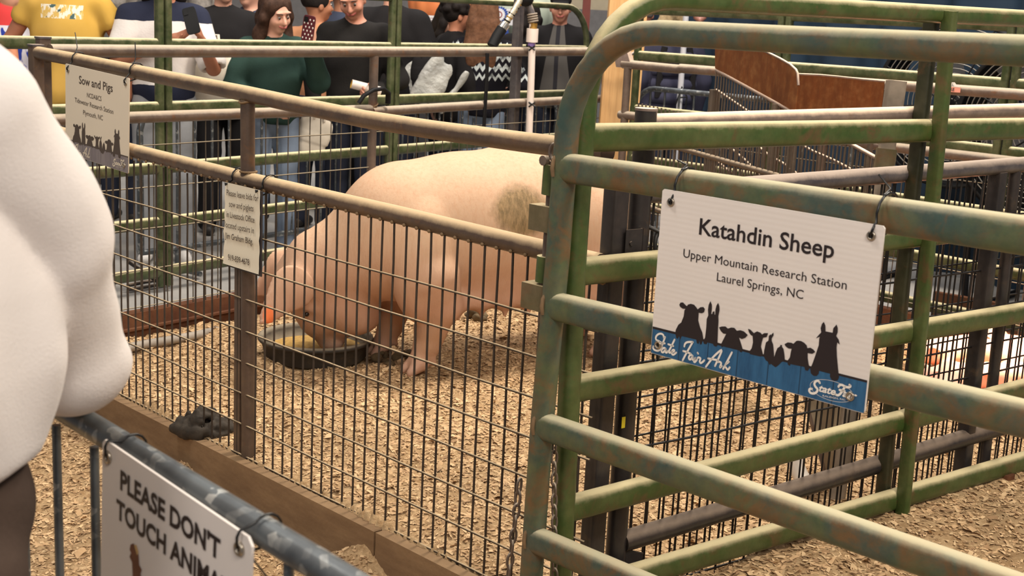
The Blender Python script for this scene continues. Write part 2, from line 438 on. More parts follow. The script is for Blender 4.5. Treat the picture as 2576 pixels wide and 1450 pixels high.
# ------------------------------------------------------------------ the ground
def vnoise(x, y, s, seed):
    r = np.random.default_rng(seed).random((97, 97)); X = x * s + 31.7; Y = y * s + 17.3
    i = np.floor(X).astype(int); j = np.floor(Y).astype(int); u = X - i; v = Y - j; u = u * u * (3 - 2 * u); v = v * v * (3 - 2 * v)
    g = lambda a, b: r[a % 97, b % 97]
    return (g(i, j) * (1 - u) * (1 - v) + g(i + 1, j) * u * (1 - v) + g(i, j + 1) * (1 - u) * v + g(i + 1, j + 1) * u * v) - .5
A1 = math.atan2(-.717, .697); A2 = math.atan2(.61, .792); A3 = math.atan2(.8, .6)
def loc2(x, y, o, a): dx, dy = x - o[0], y - o[1]; return dx * math.cos(a) + dy * math.sin(a), -dx * math.sin(a) + dy * math.cos(a)
OF1 = (-.899, 4.339); OG1 = (.106, 2.974); OG2 = (.15, 3.05); OF4 = (.278, 3.244); OF2 = (-1.993, 5.465); OF3 = (-2.2, 6.4); OF5 = (.72, 8.42)
def hgt(x, y):
    x = np.asarray(x, float); y = np.asarray(y, float)
    n = .03 * vnoise(x, y, 2.2, 1) + .024 * vnoise(x, y, 6, 2) + .016 * vnoise(x, y, 17, 3) + .008 * vnoise(x, y, 40, 4)
    lx, ly = loc2(x, y, OF1, A1); gx, gy = loc2(x, y, OG1, A1); px, py = loc2(x, y, OF4, A2)
    inside = np.clip((ly + .045) / .02, 0, 1) * np.clip((py + .05) / .1, 0, 1)
    out = -.190 + .030 * np.exp(-((ly + .1) / .16) ** 2) * (vnoise(x, y, 4, 9) + .55)
    c1, c2, c3 = ground(935, 1392, -.11), ground(455, 1165, -.1), ground(1010, 1445, -.13)
    for c, hh, rr in ((c1, .085, .12), (c2, .07, .10), (c3, .04, .15), (ground(690, 1265, -.12), .03, .1)):
        out = out + hh * np.exp(-((x - c[0]) ** 2 + (y - c[1]) ** 2) / rr ** 2)
    sheep = np.clip((gy - .02) / .10, 0, 1) * np.clip((gx + .06) / .1, 0, 1)
    pen2 = .085 - .10 * np.clip((-py - .35) / .8, 0, 1) + .02 * vnoise(x, y, 3, 14)
    base = out * (1 - sheep) + pen2 * sheep
    return base * (1 - inside) + n * (1.2 - .2 * inside) + 0 * inside
gx_ = np.arange(-4.4, 4.4, .022); gy_ = np.arange(.35, 9.1, .022)
XX, YY = np.meshgrid(gx_, gy_, indexing='ij')
ZZ = hgt(XX, YY)
f2y = loc2(XX, YY, OF2, A3)[1]; f5y = loc2(XX, YY, OF5, A1)[1]; f1x, f1y = loc2(XX, YY, OF1, A1)
keep = (f2y < -.01) & (f5y < -.01) | ((f1y < -.02) & (f2y < 1.5))
ix = np.arange(XX.size).reshape(XX.shape)
q = np.stack([ix[:-1, :-1], ix[1:, :-1], ix[1:, 1:], ix[:-1, 1:]], -1).reshape(-1, 4)
kk = keep.ravel()[q].all(1)
b = NB('wood_shaving_bedding')
t1 = b.mix(b.rng(b.noise(2.6, 5, .6), .32, .68), lin(196, 163, 122), lin(208, 178, 138))
t1 = b.mix(b.rng(b.noise(26, 6, .7), .38, .68), t1, lin(166, 130, 90))
t1 = b.mix(b.rng(b.noise(80, 4, .7), .50, .72), t1, lin(228, 194, 150))
t1 = b.mix(b.rng(b.noise(1.1, 6, .62), .56, .70, 0, .75), t1, lin(142, 112, 78))
b.col(t1); b.rough(.95, 0., .15); b.bump(b.noise(70, 6, .75), .9, .012)
bed = link('bedding', arr_mesh('bedding', np.stack([XX, YY, ZZ], -1).reshape(-1, 3), q[kk]), b.m); smooth(bed.data)
bed['kind'] = 'stuff'; bed['label'] = 'tan wood shaving bedding covering the pens and the ground before them'
# loose shavings
nf = 290000
fx = RNG.uniform(-3.0, 3.4, nf); fy = RNG.uniform(1.3, 8.2, nf) ** 1.0
a2 = loc2(fx, fy, OF2, A3)[1]; a5 = loc2(fx, fy, OF5, A1)[1]; a1 = loc2(fx, fy, OF1, A1)[1]
uu = fx / np.maximum(fy, .1)
ok = (np.abs(uu) < .60) & (a2 < -.03) & (a5 < -.03) & ((a1 > .0) | (a1 < -.075) | (loc2(fx, fy, OF1, A1)[0] > 1.62))
fx, fy = fx[ok], fy[ok]; nf = len(fx); fz = hgt(fx, fy) + RNG.uniform(.000, .004, nf)
L = RNG.gamma(2.6, .0018, nf) + .0024; Wd = L * RNG.uniform(.25, .6, nf); an = RNG.uniform(0, PI, nf); tl = RNG.normal(0, .22, nf); tr = RNG.normal(0, .3, nf)
ca, sa = np.cos(an), np.sin(an)
ux = np.stack([ca * np.cos(tl), sa * np.cos(tl), np.sin(tl)], 1) * L[:, None]; vx = np.stack([-sa * np.cos(tr), ca * np.cos(tr), np.sin(tr)], 1) * Wd[:, None]
c0 = np.stack([fx, fy, fz + .35 * np.abs(ux[:, 2])], 1); lift = np.zeros((nf, 3)); lift[:, 2] = L * RNG.uniform(-.1, .25, nf)
FV = np.stack([c0 - ux - vx, c0 - vx + lift, c0 + ux - vx * .6, c0 + ux + vx * .6, c0 + vx + lift, c0 - ux + vx], 1).reshape(-1, 3)
i6 = (np.arange(nf) * 6)[:, None]
FF = np.concatenate([i6 + np.array([[0, 1, 4, 5]]), i6 + np.array([[1, 2, 3, 4]])], 0)
shv = arr_mesh('wood_shavings', FV, FF)
shmats = [plain('pale_shaving', lin(206, 175, 134), .9, .15, 30), plain('tan_shaving', lin(192, 158, 118), .9, .15, 30), plain('brown_shaving', lin(154, 122, 88), .9, .2, 30)]
mi = RNG.choice(3, nf, p=[.36, .48, .16]).astype(np.int32)
so = link('wood_shavings', shv, shmats); shv.polygons.foreach_set('material_index', np.concatenate([mi, mi]))
so['kind'] = 'stuff'; so['label'] = 'loose curled wood shavings lying over the bedding'
# aisle floor of the hall
def w2(o, a, x, y, z=0.): return (o[0] + x * math.cos(a) - y * math.sin(a), o[1] + x * math.sin(a) + y * math.cos(a), z)
b = NB('hall_concrete'); b.col(b.mix(b.rng(b.noise(1.4, 7, .65), .35, .65), lin(150, 148, 146), lin(172, 168, 162))); b.rough(.55, 0., .4); b.bump(b.noise(30, 5), .1, .005)
def isect(o1, a1_, o2, a2_):
    A = np.array([[math.cos(a1_), -math.cos(a2_)], [math.sin(a1_), -math.sin(a2_)]]); t = np.linalg.solve(A, np.array([o2[0] - o1[0], o2[1] - o1[1]]))
    return (o1[0] + t[0] * math.cos(a1_), o1[1] + t[0] * math.sin(a1_), t[0], t[1])
cn = isect(OF2, A3, OF5, A1)
fl = M(); zf = -.012
fl.add([w2(OF2, A3, -4.5, 0, zf), (cn[0], cn[1], zf), w2(OF5, A1, 7.5, 0, zf), (22, 6, zf), (22, 26, zf), (-18, 26, zf), (-18, 4, zf)], [(0, 1, 2, 3, 4, 5, 6)], False)
o = fl.build('floor', b.m); o['kind'] = 'structure'; o['label'] = 'grey concrete floor of the aisle beyond the pens'
# far walls of the hall
o = part('wall_back', lambda m: m.box((-18, 19, 1.62), (22, 19.2, 6)), plain('beige_wall', lin(206, 190, 160), .8, .05), None); o['kind'] = 'structure'; o['label'] = 'beige upper wall at the far end of the hall'
o = part('trim_1', lambda m: m.box((-18, 18.95, -.01), (22, 19.2, 1.62)), plain('grey_dado', lin(128, 124, 122), .7, .1), None); o['kind'] = 'structure'; o['label'] = 'grey lower band of the far hall wall'

# ------------------------------------------------------------------ fences
OVALR = oval(.044, .067); OVALF = oval(.038, .062)
def wire_v(z0, z1, r, seed, amp=.0016, n=8):
    rr = random.Random(seed); P = []
    for i in range(n + 1):
        P.append((rr.uniform(-amp, amp), 0, z0 + (z1 - z0) * i / n))
    m = M(); m.tube(P, r, 5, side=(0, 1, 0)); return m.mesh('vertical_wire')
def wire_h(x0, x1, r, sag=0., n=14, seed=0, amp=.0015):
    rr = random.Random(seed); P = [(x0 + (x1 - x0) * i / n, 0, -sag * math.sin(PI * i / n) + rr.uniform(-amp, amp)) for i in range(n + 1)]
    m = M(); m.tube(P, r, 5, side=(0, 1, 0)); return m.mesh('horizontal_wire')
def put(name, me, parent, loc):
    o = bpy.data.objects.new(name, me); COL.objects.link(o); o.parent = parent; o.location = loc; return o
def mesh_panel(t, xs, z0, z1, hs, x0, x1, mat, r, y=0., seed=0):
    vm = [wire_v(z0, z1, r, seed + k) for k in range(3)]
    for v in vm: v.materials.append(mat)
    for i, x in enumerate(xs): put('vertical_wire', vm[i % 3], t, (x, y, 0))
    for i, z in enumerate(hs):
        h = wire_h(x0, x1, r, .004, seed=seed + i); h.materials.append(mat); put('horizontal_wire', h, t, (0, y - r * 1.2, z))

# pen fence in front of the sow
F1 = thing('pen_fence', 'dusty brown pipe fence with wire mesh and kick board before the sow', 'fence', (OF1[0], OF1[1], 0), A1)
top_pts = [(-1.575, 0, 1.285), (-1.2, 0, 1.276), (-.8, 0, 1.264), (-.35, 0, 1.250), (0, 0, 1.240), (.35, 0, 1.226), (.63, 0, 1.216), (.95, 0, 1.215), (1.3, 0, 1.219), (1.6, 0, 1.224)]
rail('top_rail', top_pts, .0265, m_pipe, F1)
rail('mesh_rail', [(-1.575, 0, .975), (-.8, 0, .968), (0, 0, .957), (.8, 0, .955), (1.6, 0, .948)], .0265, m_pipe, F1)
rail('post', [(.022, 0, -.10), (.010, 0, .6), (0, 0, 1.22)], .024, m_pipe, F1)
part('channel_post', lambda m: (m.box((-.052, -.014, -.1), (-.016, -.006, .94)), m.box((-.052, -.006, -.1), (-.046, .022, .94)), m.box((-.022, -.006, -.1), (-.016, .022, .94))), m_pipe, F1)
for x, y, z in ((-1.60, .0, 1.315), (-1.64, .05, 1.345)):
    part('corner_post', lambda m: m.tube([(x, y, -.1), (x, y, z - .004)], oval(.05, .05, 16, 8), side=(0, 1, 0)), m_pipe, F1)
    part('post_cap', lambda m: m.tube([(x, y, z - .004), (x, y, z + .004)], oval(.056, .056, 16, 8), side=(0, 1, 0)), m_greypipe, F1)
XS = [-1.53 + .0555 * i for i in range(57)]
mesh_panel(F1, [x for x in XS if x < 1.6], -.012, .935, [.0, .1115, .223, .3345, .446, .5575, .669, .78], -1.575, 1.62, m_wire, .0036, -.012, 3)
wm = M(); wm.sphere((0, 0, 0), (.0065, .0045, .0055), 8, 5); wm = wm.mesh('weld_bead'); wm.materials.append(m_weld)
for x in XS:
    if x < 1.5: put('weld_bead', wm, F1, (x, -.022, .957 - .006 * x - .017))
for x0, x1 in ((-1.62, .812), (.820, 1.66)):
    part('kick_board', lambda m: m.box((x0, -.064, -.30), (x1, -.024, -.006)), m_board, F1)
for cx_, cz_, wv_ in ((0., 1.215, .004), (.008, .985, 0.)): part('weld_collar', lambda m: m.tube([(cx_ + math.cos(t) * .027, math.sin(t) * .027, cz_ + wv_ * math.cos(2 * t)) for t in np.linspace(0, 2 * PI, 13)[:-1]], .004, 6, closed=True), m_weld, F1)

# gate with the sheep sign
G1 = thing('livestock_gate', 'worn blue-green steel gate with rounded top corner carrying the sheep sign', 'gate', (OG1[0], OG1[1], 0), A1)
fr = [(-.040, 0, -.12), (-.026, 0, .6), (-.006, 0, 1.0), (.0, 0, 1.24)] + [(.0 + .25 - .25 * math.cos(t), 0, 1.27 + .25 * math.sin(t)) for t in np.linspace(.12, PI / 2, 9)] + [(.6, 0, 1.522), (1.0, 0, 1.526), (1.34, 0, 1.53)]
m = M(); m.tube(fr, oval(.052, .053, 18, 2.5), side=(0, 1, 0)); m.build('gate_frame', m_teal, G1)
GZ = [(1.208, 1.224), (.884, .913), (.589, .603), (.298, .318), (.03, .05)]
for i, (za, zb) in enumerate(GZ):
    x0 = -.004 - .028 * (1.2 - za)
    rail('rail', [(x0, -.004, za), (.6, -.004, za + (zb - za) * .5), (1.34, -.004, zb)], OVALR, m_teal, G1)
    wl = M(); wl.tube([(x0 - .002 + .006 * math.cos(t), -.004 + .024 * math.cos(t) , za + .036 * math.sin(t)) for t in np.linspace(-.6, PI + .6, 9)], .0055, 6); wl.build('weld_seam', m_weld, G1)
rail('end_post', [(1.345, 0, -.1), (1.345, 0, 1.53)], oval(.052, .053, 18, 2.5), m_teal, G1)
m_hinge = painted('hinge_steel', lin(92, 86, 58), lin(104, 92, 70), lin(116, 82, 52), .5, lin(190, 170, 132), .8)
for (xa, xb, za, zb) in ((-.096, -.022, 1.052, 1.112), (-.108, -.03, .862, .924)):
    part('hinge_lug', lambda m: m.box((xa, -.012, za), (xb, .03, zb)), m_hinge, G1)
rail('hinge_pin', [(-.058, .012, .83), (-.052, .012, 1.215)], .0095, m_backpipe, G1)
for xa, za, zb in ((-.052, 1.138, 1.208), (-.057, .930, .992)):
    rail('hinge_barrel', [(xa - .002, .012, za), (xa, .012, zb)], .0205, m_green, G1)
part('pin_head', lambda m: (m.tube([(-.060, .0, 1.217), (-.060, -.012, 1.217)], .012, 10), m.tube([(-.045 + .016 * math.cos(t), .012, 1.236 + .02 * math.sin(t)) for t in np.linspace(0, 2 * PI, 13)[:-1]], .005, 6, closed=True)), m_backpipe, G1)

# panel of the sheep pen, running back beside the sow pen
G2 = thing('livestock_fence', 'green painted cattle panel with arched corner running back beside the sheep gate', 'fence panel', (OG2[0], OG2[1], 0), A2)
fr = [(.012, 0, .03), (.002, 0, .6), (-.006, 0, 1.0), (-.004, 0, 1.30)] + [(.246 - .25 * math.cos(t), 0, 1.345 + .25 * math.sin(t)) for t in np.linspace(.1, PI / 2, 9)] + [(.8, 0, 1.597), (1.6, 0, 1.602), (2.25, 0, 1.606)] + [(2.27 + .25 * math.sin(t), 0, 1.356 + .25 * math.cos(t)) for t in np.linspace(.1, PI / 2, 8)] + [(2.52, 0, .9), (2.52, 0, .03)]
m = M(); m.tube(fr, oval(.05, .052, 18, 2.5), side=(0, 1, 0)); m.build('panel_frame', m_green, G2)
for za, zb in ((1.27, 1.266), (.952, .958), (.662, .659), (.352, .398), (.118, .122)):
    rail('rail', [(.008, 0, za), (.8, 0, za * .66 + zb * .34), (2.51, 0, zb)], OVALR, m_green, G2)
rail('upright', [(1.352, -.036, .075), (1.328, -.036, .85), (1.300, -.036, 1.61)], oval(.044, .028, 14, 4), m_green, G2)
rail('brace', [(1.350, .040, .06), (1.327, .040, .8), (1.325, .040, 1.59)], oval(.046, .03, 14, 4), m_darkolive, G2)
part('foot', lambda m: m.tube([(1.955, 0, -.04), (1.95, 0, .10)], oval(.07, .045, 14, 6), side=(0, 1, 0)), m_rustboard, G2)

# black wire panel fence dividing the two pens
F4 = thing('wire_panel_fence', 'black wire panels between steel posts behind the green sheep panel', 'fence', (OF4[0], OF4[1], 0), A2)
part('square_post', lambda m: m.tube([(-.045, 0, -.1), (-.040, 0, 1.19)], oval(.05, .05, 16, 7), side=(0, 1, 0)), m_blackpipe, F4)
rail('pipe_post', [(.041, 0, -.1), (.040, 0, 1.325)], .0275, m_blackpipe, F4)
part('post_cap', lambda m: m.tube([(.040, 0, 1.325), (.040, 0, 1.331)], .0285, 16), m_palepipe, F4)
part('bracket', lambda m: (m.box((-.030, -.034, .955), (.028, -.031, 1.035)), m.box((.025, -.034, .955), (.028, -.01, 1.035)), m.tube([(-.012, -.034, 1.0), (-.012, -.038, 1.0)], .006, 8)), m_blackpipe, F4)
rail('top_pipe', [(.06, .01, 1.294), (1.3, .01, 1.311), (2.6, .01, 1.327)], .0225, m_palepipe, F4)
rail('middle_pipe', [(.06, .0, 1.117), (1.3, .0, 1.133), (2.6, .0, 1.153)], .0255, m_greypipe, F4)
rail('lower_pipe', [(.055, -.004, .184), (1.3, -.004, .217), (2.6, -.004, .252)], .029, m_blackpipe, F4)
part('square_post', lambda m: m.tube([(1.602, .0, -.05), (1.595, .0, 1.12)], oval(.05, .04, 16, 7), side=(0, 1, 0)), m_blackpipe, F4)
rail('pipe_post', [(1.738, 0, -.05), (1.690, 0, 1.12)], .0185, m_blackpipe, F4)
part('gusset', lambda m: m.prism([(.058, .167), (.125, .142), (.098, .067), (.086, .102), (.062, .097)], -.02, -.008), m_blackpipe, F4)
mesh_panel(F4, [.10 + .0575 * i for i in range(43)], .0, 1.115, [.02, .436, .543, .67, .80, .95], .06, 2.56, m_blackwire, .0036, .012, 21)
mesh_panel(F4, [.093 + .0530 * i for i in range(46)], .0, 1.115, [.02, .449, .556, .683, .815, .965], .06, 2.56, m_blackwire, .0030, .062, 31)
part('yellow_sticker', lambda m: m.box((.004, -.0285, .515), (.016, -.0275, .545)), plain('yellow_tape', lin(214, 196, 40), .5, 0), F4)

# pen fence behind the sow
F2 = thing('pen_fence', 'brown pipe and mesh fence behind the sow, before the visitors', 'fence', (OF2[0], OF2[1], 0), A3)
rail('top_rail', [(.05, 0, 1.294), (1.3, 0, 1.298), (2.6, 0, 1.304), (4.5, 0, 1.318)], .0285, m_backpipe, F2)
rail('mesh_rail', [(.05, 0, 1.006), (1.1, 0, 1.002), (2.0, 0, .996)], .0265, m_backpipe, F2)
rail('mesh_rail', [(1.98, -.01, .985), (3.2, -.01, 1.0), (4.5, -.01, 1.008)], .0265, m_backpipe, F2)
for x in (2.0, 4.3): rail('post', [(x, 0, -.05), (x, 0, 1.28)], .0245, m_backpipe, F2)
mesh_panel(F2, [.12 + .0748 * i for i in range(58)], .10, .985, [.88, .69, .50, .31, .14], .06, 4.45, m_backwire, .003, .0, 41)
part('base_channel', lambda m: (m.box((.0, -.012, -.06), (4.5, .004, .115)), m.box((.0, .004, .103), (4.5, .05, .115)), m.box((.0, -.035, .040), (4.5, -.012, .050))), m_rustboard, F2)
part('weld_collar', lambda m: m.tube([(2.0 + math.cos(t) * .027, math.sin(t) * .027, 1.02 + .012 * math.cos(t)) for t in np.linspace(0, 2 * PI, 13)[:-1]], .004, 6, closed=True), m_weld, F2)
o = part('rubber_strap', lambda m: m.tube([(1.86, -.03, 1.035), (1.88, -.045, 1.075), (1.94, -.055, 1.105), (2.02, -.05, 1.11), (2.07, -.045, 1.085), (2.075, -.04, 1.03)], oval(.03, .022, 12, 3)), m_blackplastic, None)
o.location = (OF2[0], OF2[1], 0); o.rotation_euler = (0, 0, A3); tag(o, 'black rubber strap looped over the pipe before the man in black', 'strap')
o = part('hanging_strap', lambda m: m.tube([(2.925, -.032, 1.30), (2.925, -.036, 1.15), (2.92, -.036, .95), (2.92, -.034, .80)], oval(.012, .026, 10, 4), side=(0, 1, 0)), m_blackplastic, None)
o.location = (OF2[0], OF2[1], 0); o.rotation_euler = (0, 0, A3); tag(o, 'narrow black strap hanging straight down from the rear top pipe', 'strap')
o = part('steel_upright', lambda m: m.tube([(3.33, .06, 0), (3.33, .06, 1.62)], oval(.055, .05, 16, 7), side=(0, 1, 0)), m_greypipe, None)
o.location = (OF2[0], OF2[1], 0); o.rotation_euler = (0, 0, A3); tag(o, 'grey square steel upright standing beside the white water pipe', 'post')

# green aisle panels between pens and visitors
def aisle_panel(t, x0, x1, zs, arch=False, mat=m_olive, z1=1.625):
    rail('end_post', [(x0 + .018, 0, .02), (x0 + .018, 0, z1)], oval(.042, .042, 16, 3.4), mat, t)
    if arch:
        P = [(x1 - .3 + .28 * math.sin(a), 0, 1.32 + .28 * math.cos(a)) for a in np.linspace(0, PI / 2, 9)]
        rail('arched_frame', [(x0 + .02, 0, 1.60), (x1 - .5, 0, 1.60)] + P + [(x1 - .02, 0, .7), (x1 - .02, 0, .02)], oval(.042, .042, 16, 2.6), mat, t)
    else:
        rail('end_post', [(x1 - .018, 0, .02), (x1 - .018, 0, z1)], oval(.042, .042, 16, 3.4), mat, t)
        rail('rail', [(x0, 0, 1.60), (x1, 0, 1.60)], OVALF, mat, t)
    for z in zs: rail('rail', [(x0, 0, z), ((x0 + x1) / 2, 0, z + .002), (x1 - .02, 0, z)], OVALF, mat, t)
ZA = [1.292, .970, .655, .366, .10]
for x0, x1, ar, lb in ((-1.6, .562, False, 'olive green aisle panel at the pen corner, before the man in yellow'), (.578, 2.318, False, 'olive green aisle panel before the woman holding up a phone'), (2.334, 4.46, True, 'olive green aisle panel with arched end, before the older man in black')):
    t = thing('aisle_panel', lb, 'fence panel', (OF3[0], OF3[1], 0), A3, 'olive green panels along the visitor aisle')
    aisle_panel(t, x0, x1, ZA, ar)
ZB = [1.312, .975, .66, .37, .115]
for x0, x1, lb in ((-.02, 1.085, 'short olive green panel beside the wooden post, before the blue drape'), (1.10, 2.455, 'olive green panel before the big drum fan, with the pink tag'), (2.47, 4.2, 'olive green panel beyond the piglets, past the double post')):
    t = thing('aisle_panel', lb, 'fence panel', (OF5[0], OF5[1], 0), A1, 'olive green panels before the drape')
    aisle_panel(t, x0, x1, ZB)
F5 = thing('pen_fence', 'dusty pipe fence closing the far side of the pen below the drape', 'fence', w2(OF5, A1, 0, -.2), A1)
rail('top_rail', [(.06, 0, 1.262), (.5, 0, 1.258), (.52, 0, 1.264), (1.6, 0, 1.266), (2.6, 0, 1.274), (4.2, 0, 1.28)], .0275, m_backpipe, F5)
rail('mesh_rail', [(.06, 0, .95), (4.2, 0, .95)], .0265, m_backpipe, F5)
for x in (.1, 1.55, 3.1): rail('post', [(x, 0, -.05), (x, 0, 1.25)], .024, m_backpipe, F5)
mesh_panel(F5, [.15 + .09 * i for i in range(45)], .1, .94, [.83, .6, .37, .16], .1, 4.2, m_backwire, .003, 0, 51)
part('base_channel', lambda m: (m.box((.0, -.01, -.05), (4.2, .005, .10)), m.box((.0, .005, .09), (4.2, .05, .10))), m_rustboard, F5)
part('corner_bracket', lambda m: m.prism([(.0, 1.30), (.06, 1.40), (.10, 1.34), (.15, 1.24), (.02, 1.24)], -.02, .02), m_palepipe, F5)
tg = thing('paper_tag', 'torn pink and white tag reading here, taped to the far pipe', 'tag', w2(OF5, A1, 2.268, -.232, 1.288), A1)
part('tag_sheet', lambda m: m.box((-.052, -.001, -.027), (.055, .001, -.002)), plain('pink_paper', lin(222, 150, 130), .7, .08), tg)
part('torn_strip', lambda m: m.add([(-.05, -.0015, .0), (-.045, -.0015, .022), (-.01, -.0015, .018), (.02, -.0015, .022), (.03, -.0015, .012), (.052, -.0015, .010), (.05, -.0015, .0)], [(0, 1, 2, 3, 4, 5, 6)], False), m_printwhite, tg)
lettering('HERE', -.032, .024, -.022, .015, -.002, m_ink, tg, .02)
lettering('PULL', -.034, .02, .003, .013, -.002, m_inkgrey, tg, .01)

# crowd barriers
def barrier(label, o, a, y, x0, x1, z, group=None, arcs=(1, 1), bars=None, r=.0185):
    t = thing('crowd_barrier', label, 'barrier', w2(o, a, x0, y), a, group)
    L_ = x1 - x0; P = []
    P += [(0, 0, .14), (0, 0, z - .16)] + [(.16 - .16 * math.cos(q), 0, z - .16 + .16 * math.sin(q)) for q in np.linspace(.15, PI / 2, 6)]
    P += [(L_ - .16 + .16 * math.sin(q), 0, z - .16 + .16 * math.cos(q)) for q in np.linspace(0, PI / 2, 7)] + [(L_, 0, .14)]
    rail('tube_frame', P, r, m_galv_far, t); rail('bottom_rail', [(0, 0, .14), (L_, 0, .14)], r * .9, m_galv_far, t)
    bm_ = M(); bm_.tube([(0, 0, .14), (0, 0, z - .01)], .0075, 8); bm_ = bm_.mesh('bar'); bm_.materials.append(m_galv_far)
    for i in range(1, int(L_ / .125)): put('bar', bm_, t, (i * .125, 0, 0))
    for x in (.25, L_ - .25): part('foot', lambda m: (m.tube([(x, -.2, .02), (x, .2, .02)], .015, 8), m.tube([(x, 0, .02), (x, 0, .15)], .015, 8)), m_galv_far, t)
    return t
barrier('long galvanised crowd barrier standing between the aisle panels and the visitors', OF3, A3, .32, .66, 2.62, .955, 'galvanised barriers of the aisle', )
barrier('galvanised crowd barrier with rounded end before the woman in the patterned sweater', OF3, A3, .32, 2.66, 4.56, .945, 'galvanised barriers of the aisle')
barrier('galvanised crowd barrier before the person in the puffer coat', OF5, A1, .5, -.42, 1.3, 1.082, 'galvanised barriers of the aisle')
OBR = (-.618, 1.785)
NBR = thing('crowd_barrier', 'galvanised crowd barrier that carries the touch notice, beside the white sweatshirt', 'barrier', (OBR[0], OBR[1], -.14), A1)
rail('top_rail', [(-.75, 0, 1.118), (0, 0, 1.098), (.6, 0, 1.081), (1.5, 0, 1.056)], .0182, m_galv, NBR)
bm_ = M(); bm_.tube([(0, 0, .15), (0, 0, 1.068)], .0066, 10); bm_ = bm_.mesh('bar'); bm_.materials.append(m_galv)
for i in range(-6, 12): put('bar', bm_, NBR, (.069 + .119 * i, 0, 0))
rail('bottom_rail', [(-.75, 0, .15), (1.5, 0, .15)], .019, m_galv, NBR)
for x in (-.75, 1.5): rail('end_post', [(x, 0, 0), (x, 0, 1.09 if x < 0 else 1.05)], .019, m_galv, NBR)

